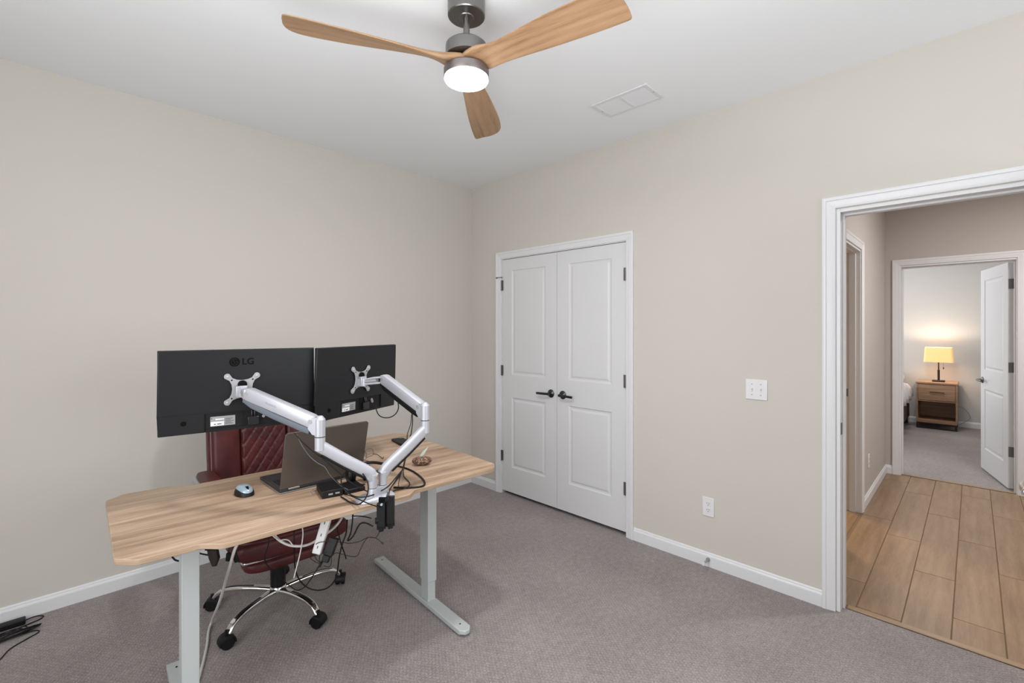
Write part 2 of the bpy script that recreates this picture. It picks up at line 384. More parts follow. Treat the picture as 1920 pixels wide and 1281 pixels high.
# main opening
jamb('trim_3', 'x', XB, XB2, MD[0], MD[1], MD[2], .018, (XB + .052, XB + .09))
casing('trim_4', 'x', XB - E1, -1, MD[0] + .012, MD[1] + .0005, MD[2] + .004)
casing('trim_5', 'x', XB2 + E1, 1, MD[0] + .012, MD[1] - .012, MD[2] - .012)
jamb('trim_6', 'x', HX, HX2, BD[0], BD[1], BD[2], .018, (HX + .035, HX + .075))
casing('trim_7', 'x', HX - E1, -1, BD[0] + .012, BD[1] - .007, BD[2] - .002)
casing('trim_8', 'x', HX2 + E1, 1, BD[0] + .012, BD[1] - .012, BD[2] - .010)
jamb('trim_9', 'y', HY0, HY0 + .115, BATH[0], BATH[1], BATH[2], .018, (HY0 + .03, HY0 + .072))
casing('trim_10', 'y', HY0 - E1, -1, BATH[0] + .012, BATH[1] - .012, BATH[2] - .012 + .01)
# ------------------------------------------------------------------ doors
def door_leaf(w, h, panels, th=.035):
    m = MB()
    xs = sorted({0, w} | {p[0] for p in panels} | {p[1] for p in panels}); zs = sorted({0, h} | {p[2] for p in panels} | {p[3] for p in panels})
    rings = [(0, 0), (.006, .0055), (.016, .0075), (.022, .007), (.034, .0025), (.040, .002)]
    for side in (0, 1):
        yb = lambda d: (-d if side == 0 else -(th - d))
        for i in range(len(xs) - 1):
            for j in range(len(zs) - 1):
                if any(abs(p[0] - xs[i]) < 1e-6 and p[2] <= zs[j] + 1e-6 and p[3] >= zs[j + 1] - 1e-6 for p in panels): continue
                m.add([(xs[i], yb(0), zs[j]), (xs[i + 1], yb(0), zs[j]), (xs[i + 1], yb(0), zs[j + 1]), (xs[i], yb(0), zs[j + 1])], [(0, 1, 2, 3)])
        for x0, x1, z0, z1 in panels:
            vs = []; fs = []
            for o_, d in rings: vs += [(x0 + o_, yb(d), z0 + o_), (x1 - o_, yb(d), z0 + o_), (x1 - o_, yb(d), z1 - o_), (x0 + o_, yb(d), z1 - o_)]
            for r in range(len(rings) - 1):
                for k in range(4): fs.append((r * 4 + k, r * 4 + (k + 1) % 4, r * 4 + 4 + (k + 1) % 4, r * 4 + 4 + k))
            fs.append(tuple(range(len(vs) - 4, len(vs)))); m.add(vs, fs)
    m.add([(0, 0, 0), (w, 0, 0), (w, -th, 0), (0, -th, 0), (0, 0, h), (w, 0, h), (w, -th, h), (0, -th, h)], [(0, 1, 2, 3), (4, 5, 6, 7), (0, 4, 7, 3), (1, 2, 6, 5)])
    return m
def weld(o):
    bm = bmesh.new(); bm.from_mesh(o.data); bmesh.ops.remove_doubles(bm, verts=bm.verts, dist=1e-5); bmesh.ops.recalc_face_normals(bm, faces=bm.faces); bm.to_mesh(o.data); bm.free()
def lever(parent, x, z, side, dirx, mat_, th=.035, L=.118, bow=0):
    """rose and lever; side +1 on the y=0 face, -1 on the far face"""
    y0 = 0 if side > 0 else -th
    Mx = Matrix.Translation((x, y0, z)) @ Matrix.Rotation(-side * PI / 2, 4, 'X')
    m = MB(); m.lathe([(.0325, 0), (.0325, .004), (.028, .009), (.014, .012), (.0115, .014), (.0115, .045)], 28, Mx)
    h = build('door_handle', m, mat_, parent, smooth_=True)
    y1 = y0 + side * .045
    p = [(x - dirx * .010, y1, z), (x + dirx * .01, y1, z), (x + dirx * .05, y1 + side * (.004 + bow * .5), z - .001), (x + dirx * .09, y1 + side * (.001 + bow * .95), z - .002), (x + dirx * L, y1 - side * (.004 - bow), z - .004)]
    l = MB().sweep(smooth(p, 4), rrect(.011, .019, .005, 3)); build('lever', l, mat_, h, smooth_=True)
    return h
def hinge(parent, x, z, y, zh=.089, w=.016, th=.004):
    m = MB(); m.cyl((x, y, z), (x, y, z + zh), .0055, 12); m.box((x - w, y - .006, z), (x + w, y - .0035, z + zh)); build('hinge', m, M['hinge'], parent, smooth_=True)
PZ = (.215, .815, 1.010, 1.905)
LW = 0.6105
pl = lambda w: [(.115, w - .115, PZ[0], PZ[1]), (.115, w - .115, PZ[2], PZ[3])]
def place(o, M4):
    o.matrix_world = M4
# closet left leaf hinged at y=2.934 (local x runs towards the meeting edge, local y points into the room)
def leaf(name, w, M4, h=2.012):
    o = struct(name, door_leaf(w, h, pl(w)), M['door']); weld(o); o.matrix_world = M4; return o
zb = .028
# local axes: x along leaf, y out of visible face, z up
dl = leaf('door_1', LW, Matrix(((0, -1, 0, XB + .004), (-1, 0, 0, 2.931), (0, 0, 1, zb), (0, 0, 0, 1))), 2.004)
lever(dl, LW - .058, .92 - zb, 1, -1, M['handle'])
dr = leaf('door_2', LW, Matrix(((0, -1, 0, XB + .004), (1, 0, 0, 1.707), (0, 0, 1, zb), (0, 0, 0, 1))), 2.004)
lever(dr, LW - .058, .92 - zb, 1, -1, M['handle'])
for o in (dl, dr):
    for z in (.285, 1.026, 1.767): hinge(o, -.001, z - zb - .001, .010)
m = MB(); m.cyl((-.004, .006, 1.875 - zb), (-.004, .006, 1.885 - zb), .009, 10); m.cyl((-.004, .010, 1.88 - zb), (-.045, .03, 1.88 - zb), .003, 8); m.cyl((-.045, .03, 1.88 - zb), (-.055, .012, 1.872 - zb), .006, 8)
build('hinge_stop', m, M['hinge'], dl, smooth_=True)
# main door, swung into the room just past the right edge of the view
a = math.radians(11.1); hx, hy = 2.822, -.332
cx_, sx_ = math.cos(a), math.sin(a)
dm = leaf('door_3', .80, Matrix(((-cx_, sx_, 0, hx), (sx_, cx_, 0, hy + .035), (0, 0, 1, .015), (0, 0, 0, 1))))
lever(dm, .80 - .06, .924, 1, -1, M['chrome'], bow=.018)
for z in (.27, 1.0, 1.75): hinge(dm, -.004, z, .004)
# bedroom door
a = math.radians(12.5); hx, hy = 6.062, -.255
cx_, sx_ = math.cos(a), math.sin(a)
db = leaf('door_4', .757, Matrix(((cx_, -sx_, 0, hx), (sx_, cx_, 0, hy + .036), (0, 0, 1, .012), (0, 0, 0, 1))))
lever(db, .757 - .06, .90, 1, -1, M['hinge'])
for z in (.28, 1.03, 1.775):
    m = MB(); m.box((-.003, -.033, z), (-.0005, -.003, z + .09)); m.cyl((-.006, -.038, z), (-.006, -.038, z + .09), .0055, 10); build('hinge', m, M['hinge'], db)
# strike plates
def plate(name, box0, box1, mat_, parent): return build(name, MB().box(box0, box1), mat_, parent, bev=.001)
t3 = bpy.data.objects['trim_3']; t9 = bpy.data.objects['trim_9']
plate('strike_plate', (XB + .008, MD[1] - .0195, .895), (XB + .040, MD[1] - .0181, .955), M['hinge'], t3)
plate('strike_plate', (BATH[1] - .0195, HY0 + .080, .90), (BATH[1] - .0181, HY0 + .108, .96), M['hinge'], t9)
# ------------------------------------------------------------------ hall
hf = struct('floor', MB().box((2.906, HY1, -.12), (5.985, HY0, -.0045)).box((3.72, HY0, -.12), (4.50, HY0 + .115, -.0045)).box((XB2 + .001, HY0 + .115, -.12), (5.925, 2.6, -.0045)), M['grout'])
def tile(x0, x1, y0, y1):
    g = .002; cx0, cy0 = (x0 + x1) / 2, (y0 + y1) / 2
    m = MB().box((x0 + g - cx0, y0 + g - cy0, -.0115), (x1 - g - cx0, y1 - g - cy0, 0)); o = build('tile', m, M['tile'], hf, bev=.001, seg=1); o.location = (cx0, cy0, 0)
rows = [(.61 + .0, .43, 3.27), (.43, .251, 2.965), (.251, .073, 3.655), (.073, -.105, 3.185), (-.105, -.284, 3.935), (-.284, -.463, 3.4), (-.463, -.642, 2.99), (-.642, -.82, 3.7), (-.82, -1.0, 3.1)]
for y1, y0, x in rows:
    xs = [2.945]; q = x
    while q - 1.2 > 2.96: q -= 1.2
    while q < 5.94:
        if q > 2.96: xs.append(q)
        q += 1.2
    xs.append(5.94)
    for i in range(len(xs) - 1): tile(xs[i], xs[i + 1], y0, min(y1, .6235))
for (x0, x1, y0, y1) in ((3.0, 3.9, .62, .79), (3.9, 5.1, .6245, .79), (3.3, 4.5, .79, .97), (4.5, 5.7, .79, .97), (3.1, 4.3, .97, 1.15), (4.3, 5.5, .97, 1.15)):
    tile(max(x0, 3.74) if y0 < .7 else x0, min(x1, 4.48) if y0 < .7 else x1, y0, y1)
M['thresh'] = wood('threshold_wood', ((0.20, 0.125, 0.065), (0.29, 0.19, 0.105), (0.36, 0.25, 0.15)), (30, 2, 30), 1.6, 0.4)
struct('trim_11', MB().box((2.906, -.333, 0), (2.944, .4605, .006)), M['thresh'], bev=.003)
struct('trim_12', MB().box((5.941, -.263, 0), (5.984, .500, .005)), M['thresh'], bev=.002)
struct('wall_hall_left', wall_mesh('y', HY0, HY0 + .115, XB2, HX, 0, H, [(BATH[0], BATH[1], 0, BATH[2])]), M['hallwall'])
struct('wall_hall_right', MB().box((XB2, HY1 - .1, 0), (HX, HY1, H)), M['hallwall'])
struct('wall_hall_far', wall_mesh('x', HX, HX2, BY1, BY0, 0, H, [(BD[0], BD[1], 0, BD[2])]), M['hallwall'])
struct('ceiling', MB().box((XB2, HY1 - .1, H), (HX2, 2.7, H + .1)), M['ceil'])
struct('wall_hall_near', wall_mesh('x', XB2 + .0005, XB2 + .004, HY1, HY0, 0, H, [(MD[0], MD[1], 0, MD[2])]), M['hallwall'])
baseboard('baseboard_hall', (BATH[1] + .0455, HY0 - E1), (HX - .001, HY0 - E1), (0, -1), ends=(0, 1))
baseboard('baseboard_hall', (XB2 + .005, HY0 - E1), (BATH[0] - .0455, HY0 - E1), (0, -1))
baseboard('baseboard_hall', (HX - E1, .5695), (HX - E1, HY0 - .0005), (-1, 0), ends=(0, 1))
baseboard('baseboard_hall', (HX - E1, HY1), (HX - E1, -.329), (-1, 0))
# room on the hall's left
mb = MB(); mb.box((XB2, 2.6, 0), (HX, 2.7, H)); mb.box((XB2 + .004, HY0 + .116, 0), (XB2 + .02, 1.44, H))
struct('wall_side_room', mb, M['hallwall'])
# ------------------------------------------------------------------ bedroom shell
struct('floor', MB().box((5.986, BY1, -.12), (BX, BY0, 0)), M['carpet'])
struct('ceiling', MB().box((HX2, BY1, H), (BX + .1, BY0 + .1, H + .1)), M['ceil'])
struct('wall_bedroom_far', MB().box((BX, BY1, 0), (BX + .1, BY0, H)), M['bedwall'])
struct('wall_bedroom_left', wall_mesh('y', BY0, BY0 + .1, HX2, BX + .1, 0, H, [(6.9, 8.9, .75, 2.25)]), M['bedwall'])
struct('wall_bedroom_right', MB().box((HX2, BY1 - .1, 0), (BX, BY1, H)), M['bedwall'])
struct('wall_bedroom_near', wall_mesh('x', HX2 + .0005, HX2 + .003, BY1, BY0, 0, H, [(BD[0] - .05, BD[1] + .05, 0, BD[2] + .05)]), M['bedwall'])
window('window_3', 'y', BY0, 6.9, 8.9, .75, 2.25, -1)
baseboard('baseboard_bedroom', (BX - E1, BY1), (BX - E1, BY0), (-1, 0))
# ------------------------------------------------------------------ wall fittings
def text_mb(s, size, depth, Mx, width=None):
    cu = bpy.data.curves.new('t', 'FONT'); cu.body = s; cu.size = size; cu.extrude = depth; cu.align_x = 'CENTER'; cu.align_y = 'CENTER'
    cu.offset = size * .02
    o = bpy.data.objects.new('t', cu); COL.objects.link(o); bpy.context.view_layer.update()
    me = bpy.data.meshes.new_from_object(o.evaluated_get(bpy.context.evaluated_depsgraph_get())); m = MB()
    m.add([tuple(Mx @ v.co) for v in me.vertices], [tuple(p.vertices) for p in me.polygons]); bpy.data.objects.remove(o); bpy.data.curves.remove(cu); return m
sw = thing('light_switch', 'white double toggle light switch plate on the beige wall left of the hall doorway', 'light switch', (XB, .870, 1.090))
build('plate', MB().box((-.006, -.0575, -.0575), (0, .0575, .0575)), M['whitep'], sw, bev=.003)
for y in (-.023, .023):
    tg = build('toggle', MB().box((-.008, y - .005, -.012), (-.006, y + .005, .012)).box((-.017, y - .0035, -.001), (-.008, y + .0035, .008)), M['whitep'], sw, bev=.001)
    for z in (-.03, .03): build('screw', MB().cyl((-.0072, y, z), (-.006, y, z), .003, 10), M['sticker'], sw)
def outlet(x, y, z, label, axis='x'):
    o = thing('wall_outlet', label, 'outlet', (x, y, z), 0 if axis == 'x' else PI / 2)
    build('plate', MB().box((-.006, -.035, -.0575), (0, .035, .0575)), M['whitep'], o, bev=.003)
    for dz in (-.0195, .0195):
        s_ = MB(); s_.prism([(a_ * .8, b_) for a_, b_ in rrect(.034, .028, .010)], 0, .0018, Matrix.Translation((-.006, 0, dz)) @ Matrix.Rotation(-PI / 2, 4, 'Y') @ Matrix.Rotation(PI / 2, 4, 'Z'))
        sk = build('socket', s_, M['whitep'], o)
        d = MB()
        for yy in (-.006, .006): d.box((-.0083, yy - .001, dz - .001), (-.0078, yy + .001, dz + .007))
        d.box((-.0083, -.002, dz - .010), (-.0078, .002, dz - .006)); build_each('slot', d, M['dark'], sk)
    return o
outlet(XB, 1.139, .357, 'white duplex electrical outlet low on the beige wall between closet and doorway')
outlet(4.865, HY0, .33, 'small white outlet low on the left wall of the hallway', 'y')
ds = thing('door_stop', 'metal door stop with white rubber tip screwed to the baseboard', 'door stop', (XB - .0145, 1.135, .045))
build('base', MB().cyl((0, 0, 0), (-.006, 0, 0), .012, 16), M['silver2'], ds, smooth_=True)
build('rod', MB().cyl((-.006, 0, 0), (-.062, 0, -.002), .0055, 12), M['silver2'], ds, smooth_=True)
build('rubber_tip', MB().cyl((-.062, 0, -.002), (-.076, 0, -.0025), .0085, 12), M['whitep'], ds, smooth_=True)
# ceiling vent
v = thing('ceiling_vent', 'white rectangular louvred air vent in the ceiling', 'vent', (2.37, 1.415, H))
mb = MB(); w, l = .103, .178
for a_, b_ in (((-w, -l, -.008), (w, -l + .025, 0)), ((-w, l - .025, -.008), (w, l, 0)), ((-w, -l + .025, -.008), (-w + .025, l - .025, 0)), ((w - .025, -l + .025, -.008), (w, l - .025, 0))): mb.box(a_, b_)
build('frame', mb, M['trim'], v, bev=.003)
build('centre_bar', MB().box((-w + .025, -.006, -.008), (w - .025, .006, -.001)), M['trim'], v)
build('backing', MB().box((-w + .02, -l + .02, -.0012), (w - .02, l - .02, -.0004)), M['coverg'], v)
mb = MB()
for k in range(13):
    x = -w + .031 + k * .0120
    for y0, y1 in ((-l + .025, -.006), (.006, l - .025)): mb.box((-.0046, y0, -.0008), (.0046, y1, 0), Matrix.Translation((x, 0, -.0045)) @ Matrix.Rotation(.6, 4, 'Y'))
build('louvres', mb, M['trim'], v)['kind'] = 'stuff'
mb = MB()
for y in (-l + .012, l - .012): mb.cyl((0, y, -.009), (0, y, -.0078), .004, 8)
build_each('screw', mb, M['sticker'], v)
# ------------------------------------------------------------------ ceiling fan
fx, fy = 1.177, 1.413
fan = thing('ceiling_fan', 'brushed nickel ceiling fan with three carved wooden blades and round light', 'ceiling fan', (fx, fy, 0))
build('canopy', MB().lathe([(.073, H - .0005), (.073, 2.658), (.070, 2.6545), (.03, 2.6535), (.028, 2.650), (.018, 2.648)], 48), M['nickel'], fan, smooth_=True)
build('downrod', MB().cyl((0, 0, 2.545), (0, 0, 2.652), .0125, 24), M['nickel'], fan, smooth_=True)
build('coupling', MB().lathe([(.0125, 2.575), (.014, 2.567), (.022, 2.556), (.022, 2.545)], 28), M['nickeld'], fan, smooth_=True)
build('motor_housing', MB().lathe([(.02, 2.547), (.074, 2.546), (.080, 2.541), (.081, 2.536), (.081, 2.495), (.079, 2.4935), (.04, 2.4935)], 48), M['nickel'], fan, smooth_=True)
build('motor_core', MB().lathe([(.045, 2.4935), (.045, 2.440)], 32), M['dark'], fan, smooth_=True)
lr = build('light_ring', MB().lathe([(.05, 2.452), (.084, 2.450), (.088, 2.446), (.088, 2.418), (.086, 2.415), (.05, 2.415)], 56), M['nickeld'], fan, smooth_=True)
build('light_lens', MB().lathe([(.0855, 2.417), (.086, 2.408), (.083, 2.403), (.06, 2.400), (.02, 2.399)], 56), M['lamp_em'], fan, smooth_=True)
ST = [  # r, chord, centre offset (ccw +), pitch deg, z, thickness
    (.000, .100, .000, 2, 2.471, .040), (.040, .118, .000, 6, 2.471, .038), (.075, .118, .000, 14, 2.471, .034), (.10, .106, .002, 21, 2.470, .028), (.14, .088, .006, 25, 2.470, .021),
    (.19, .094, .006, 22, 2.469, .017), (.26, .110, .004, 18, 2.467, .014), (.34, .128, .002, 15.5, 2.464, .013), (.43, .143, .000, 13, 2.461, .012),
    (.52, .152, -.001, 12, 2.458, .011), (.585, .150, .001, 11, 2.456, .011), (.620, .138, .006, 11, 2.455, .010), (.640, .112, .018, 11, 2.454, .009), (.650, .070, .034, 11, 2.454, .007)]
def blade():
    m = MB(); vs = []; NS = 20
    for r, c, o_, pt, z, th in ST:
        a = math.radians(pt)
        for k in range(NS):
            t = 2 * PI * k / NS; x = math.copysign(abs(math.cos(t)) ** .8, math.cos(t)) * c / 2; y = math.copysign(abs(math.sin(t)) ** .75, math.sin(t)) * th / 2
            y += -.10 * c * (1 - (2 * x / c) ** 2) * -.5
            u = o_ + x
            vs.append((r, u * math.cos(a) + y * math.sin(a), z - u * math.sin(a) + y * math.cos(a)))
    fs = []
    for i in range(len(ST) - 1):
        for k in range(NS): fs.append((i * NS + k, i * NS + (k + 1) % NS, (i + 1) * NS + (k + 1) % NS, (i + 1) * NS + k))
    fs += [tuple(range(NS - 1, -1, -1)), tuple((len(ST) - 1) * NS + k for k in range(NS))]
    return m.add(vs, fs)
bl0 = None
for th in (205, 85, -35):
    if bl0 is None: bl0 = o = build('blade', blade(), M['blade'], fan, smooth_=True, sub=1)
    else: o = bl0.copy(); COL.objects.link(o); o.parent = fan
    o.rotation_euler = (0, 0, math.radians(th) + AF - PI / 2)
# ------------------------------------------------------------------ standing desk
DZ = .76; DT = .018; RZD = math.radians(-4)
desk = thing('standing_desk', 'light oak standing desk on pale grey T-shaped metal legs', 'desk', (.93, 2.1, 0), RZD)
front = [(213.4, 1047.5), (217, 1048.6), (250, 1049.4), (258, 1049.2), (266, 1047.4), (355, 1025.4), (364, 1023), (372, 1020.4), (380, 1019.4), (412, 1020), (421, 1019), (430, 1016.6), (560, 982.6), (680, 951), (762, 930), (769, 927.6), (774, 922.5), (778, 918.6), (785, 916.4), (800, 912.4), (923, 879), (926.5, 876.5), (927.8, 871.5), (925, 868.6), (800, 826), (765, 814.6), (755, 812.8), (735, 812.6), (726, 814.4), (650, 827), (610, 842), (590, 853), (560, 866), (530, 877.3), (384, 905), (352, 910.8), (341.5, 911.6), (316, 912.6), (308, 913.8), (240, 925.4), (229, 928), (199.5, 938.5), (198.2, 942)]
Mi = (Matrix.Translation(desk.location) @ desk.rotation_euler.to_matrix().to_4x4()).inverted()
pts = [Mi @ G(x, y, DZ) for x, y in front]; pts = [(p.x, p.y) for p in pts]
top = build('desktop', MB().prism(pts, DZ - DT, DZ), M['desk'], desk, bev=.0015, seg=2)
top.data.materials.append(M['deskedge'])
for p in top.data.polygons:
    if abs(p.normal.z) < .5: p.material_index = 1
def desk_leg(u, fb, ff, cy):
    """u across, foot from y=ff (front) to fb (back), column centre cy; desk coordinates"""
    f = MB(); f.prism([(u - .031, ff + .022), (u - .012, ff), (u + .012, ff), (u + .031, ff + .022), (u + .031, fb - .006), (u - .031, fb - .006)], .012, .032)
    f.box((u - .028, ff + .03, .004), (u + .028, fb - .01, .012)); foot = build('foot', f, M['metalw'], desk, bev=.003)
    s_ = MB()
    for yy in (ff + .06, fb - .05): s_.cyl((u, yy, .0318), (u, yy, .0332), .004, 10)
    build_each('bolt', s_, M['dark'], foot)
    build('lower_column', MB().box((u - .022, cy - .034, .032), (u + .022, cy + .034, .15)), M['metalw'], desk, bev=.002)
    build('upper_column', MB().box((u - .026, cy - .039, .132), (u + .026, cy + .039, DZ - DT - .022)), M['metalw'], desk, bev=.002)
    build('top_bracket', MB().box((u - .035, ff + .12, DZ - DT - .022), (u + .035, fb - .12, DZ - DT - .001)), M['metalw'], desk, bev=.002)
FR = Mi @ G(1, 1, 0)
def dl_(x, y, z=0): return Mi @ Vector((x, y, z))
rc = dl_(1.425, 2.02)
desk_leg(rc.x, dl_(1.46, 2.60).y, dl_(1.385, 1.675).y, rc.y)
lc = Mi @ G(352, 1240, .04)
desk_leg(dl_(.375, 1.98).x, dl_(.39, 2.40).y, dl_(.375, 1.675).y, dl_(.375, 1.98).y)
build('crossbar', MB().box((dl_(.375, 2).x + .03, lc.y * 0 + rc.y - .05, DZ - DT - .045), (rc.x - .03, rc.y + .0, DZ - DT - .004)), M['metalw'], desk, bev=.002)
# ------------------------------------------------------------------ monitors
def frame_at(p, right, tilt=0):     # local x = right as the camera sees it, y = away from camera, z up
    r = Vector(right); r.z = 0; r.normalize(); up = Vector((0, 0, 1)); fwd = up.cross(r)
    Mx = Matrix.Identity(4); Mx.col[0][:3] = r; Mx.col[1][:3] = fwd; Mx.col[2][:3] = up
    Mx = Mx @ Matrix.Rotation(tilt, 4, 'X'); Mx.col[3][:3] = Vector(p); return Mx
def monitor(name, label, TL, TR, wid, hei, tilt, sx=1.0, bow=0.0, logo=True):
    TL = Vector(TL); TR = Vector(TR); right = (TR - TL).normalized(); mid = (TL + TR) / 2
    fr = frame_at(mid, right, tilt)
    root = thing(name, label, 'monitor', mid); root.matrix_world = fr
    w2 = wid / 2; h = hei
    # front half: thin bezel shell, back cover, recessed port bay at the bottom
    build('screen_shell', MB().box((-w2, .0085, -h), (w2, .0125, 0)), M['dark'], root, bev=.002)
    m = MB(); bx0, bx1, bz = -w2 * .46, w2 * .60, -h * .765
    m.box((-w2 + .001, 0, bz), (w2 - .001, .0085, -.001))
    m.box((-w2 + .001, 0, -h + .001), (bx0, .0085, bz)); m.box((bx1, 0, -h + .001), (w2 - .001, .0085, bz))
    back = build('back_cover', m, M['monback'], root); weld(back)
    md = back.modifiers.new('bevel', 'BEVEL'); md.width = .003; md.segments = 2; md.limit_method = 'ANGLE'
    build('port_bay', MB().box((bx0, .0072, -h + .003), (bx1, .0084, bz)), M['black'], root)
    bh = build('lower_lip', MB().box((bx0 + .002, .0025, -h + .001), (bx1 - .002, .0084, -h + .012)), M['black'], root)
    st = build('sticker', MB().box((bx0 + .018, .0066, -h + .021), (bx0 + .102, .0071, -h + .059)), M['sticker'], root, bev=.001)
    build('sticker_print', MB().box((bx0 + .019, .0061, -h + .022), (bx0 + .064, .0065, -h + .039)).box((bx0 + .035, .0061, -h + .045), (bx0 + .064, .0065, -h + .050)), M['paper'], st)
    tx = MB()
    for k in range(5): tx.box((bx0 + .068, .0061, -h + .027 + k * .005), (bx0 + .068 + (.028, .022, .030, .018, .026)[k], .0065, -h + .0285 + k * .005))
    tx.box((bx0 + .030, .0057, -h + .0275), (bx0 + .036, .0060, -h + .0305)).box((bx0 + .041, .0057, -h + .0275), (bx0 + .055, .0060, -h + .0305)); tx.box((bx0 + .0205, .0061, -h + .050), (bx0 + .024, .0065, -h + .054))
    build('sticker_lines', tx, M['key'], st)['kind'] = 'stuff'
    pb = MB()
    for x, w_ in ((bx0 + .128, .002), (bx0 + .133, .002)): pb.box((x, .005, -h + .012), (x + w_, .0072, bz))
    build_each('rib', pb, M['monback'], root)
    pl_ = MB(); pl_.box((bx0 + .145, -.006, -h + .014), (bx0 + .185, .0071, -h + .048)); pl_.cyl((bx0 + .16, .0, -h + .048), (bx0 + .16, .004, bz - .002), .004, 8); pl_.cyl((bx0 + .17, .0, -h + .048), (bx0 + .17, .004, bz - .002), .004, 8)
    build('plug', pl_, M['gblack'], root, bev=.002)
    jk = MB().cyl((bx0 + .215, .010, -h + .055), (bx0 + .200, -.010, -h + .046), .006, 12); build('connector', jk, M['silver2'], root, smooth_=True)
    Mx = Matrix.Translation((-w2 * .71, 0, -h * .865)) @ Matrix.Rotation(PI / 2, 4, 'X')
    js = MB(); js.lathe([(.0095, -.001), (.0095, .0008), (.0065, .0010), (.0065, .0002), (.004, .0002)], 24, Mx); build('joystick_socket', js, M['dark'], root, smooth_=True)
    if logo:
        Mt = Matrix.Translation((.0165, -.0002, -h * .155)) @ Matrix.Rotation(PI / 2, 4, 'X')
        build('brand_letters', text_mb('LG', .036, .0007, Mt @ Matrix.Translation((.004, 0, 0))), M['dark'], root)
        Mc = Matrix.Translation((-.0265, 0, -h * .155)) @ Matrix.Rotation(PI / 2, 4, 'X')
        lg = MB().lathe([(.0185, 0), (.0185, .0008), (.018, .0010)], 32, Mc); l = build('brand_emblem', lg, M['dark'], root)
        fc = MB()
        arc = [(.0125 * math.cos(t), .0125 * math.sin(t)) for t in [math.radians(60 + 12 * k) for k in range(26)]]
        pth = [Mc @ Vector((x, y, .0013)) for x, y in arc] + [Mc @ Vector((.004, 0, .0013))]
        fc.tube(pth, .0009, 6, sub=1); fc.tube([Mc @ Vector((-.0005, .006, .0013)), Mc @ Vector((-.0005, -.005, .0013)), Mc @ Vector((.004, -.005, .0013))], .0009, 6, sub=1)
        fc.lathe([(.0016, .0008), (.0016, .0016)], 10, Mc @ Matrix.Translation((-.0055, .005, 0))); build('emblem_face', fc, M['monback'], l)
    return root, fr
T2 = math.radians(2.2)
mon1, fr1 = monitor('monitor', 'left monitor seen from the back, with a round logo above its arm plate', (.303, 2.130, 1.351), (.842, 2.036, 1.352), .544, .322, T2)
mon2, fr2 = monitor('monitor', 'right monitor seen from the back, angled away towards the corner', (.834, 1.989, 1.351), (1.322, 2.164, 1.351), .522, .322, T2, logo=False)
# ------------------------------------------------------------------ dual monitor arm
base = G(703, 933, DZ)
arm = thing('monitor_mount', 'silver dual gas-spring monitor arm clamped to the front edge of the desk', 'monitor arm', (base.x, base.y, DZ))
def AP(name, mb, mt, parent=None, **k): return build(name, local(mb, arm), mt, parent or arm, **k)
def basep(px, py, dz): return G(px, py, DZ + dz)
c = (base.x, base.y)
ang = math.radians(-4)
m = MB(); Mb = Matrix.Translation((c[0] - .005, c[1] - .012, DZ)) @ Matrix.Rotation(ang, 4, 'Z')
plan = [(.078 * math.copysign(abs(math.cos(t)) ** .75, math.cos(t)), .050 * math.copysign(abs(math.sin(t)) ** .75, math.sin(t))) for t in [2 * PI * k / 36 for k in range(36)]]
vs = []; fs = []
for k_, z_ in ((1, .0015), (1.0, .007), (.93, .013), (.80, .017), (.66, .019)):
    vs += [Mb @ Vector((x * k_, y * k_, z_)) for x, y in plan]
for i in range(4):
    for k in range(36): fs.append((i * 36 + k, i * 36 + (k + 1) % 36, (i + 1) * 36 + (k + 1) % 36, (i + 1) * 36 + k))
fs += [tuple(range(35, -1, -1)), tuple(4 * 36 + k for k in range(36))]
m.add(vs, fs); AP('base_plate', m, M['silver'], smooth_=True)
pL = A(699, 905, 1.835); pR = A(718, 903, 1.875)
m = MB(); dv = (pR - pL); dv.z = 0; dn = dv.normalized(); mid = (pL + pR) / 2; zt = min(pL.z, pR.z) - .012
Mp = Matrix.Translation((mid.x, mid.y, 0)) @ Matrix.Rotation(math.atan2(dn.y, dn.x), 4, 'Z')
hw = dv.length / 2 + .019
vs = []; fs = []; z0_ = DZ + .015
for z_, k_ in ((z0_ - .004, 1.10), (z0_ + .008, 1.0), (zt - .008, .98), (zt, .95)):
    vs += [Mp @ Vector((x, y, z_)) for x, y in rrect(2 * hw * k_, .042 * k_, .019 * k_, 5)]
n_ = 24
for i in range(3):
    for k in range(n_): fs.append((i * n_ + k, i * n_ + (k + 1) % n_, (i + 1) * n_ + (k + 1) % n_, (i + 1) * n_ + k))
fs += [tuple(range(n_ - 1, -1, -1)), tuple(3 * n_ + k for k in range(n_))]
m.add(vs, fs); AP('post_block', m, M['silver'], smooth_=True)
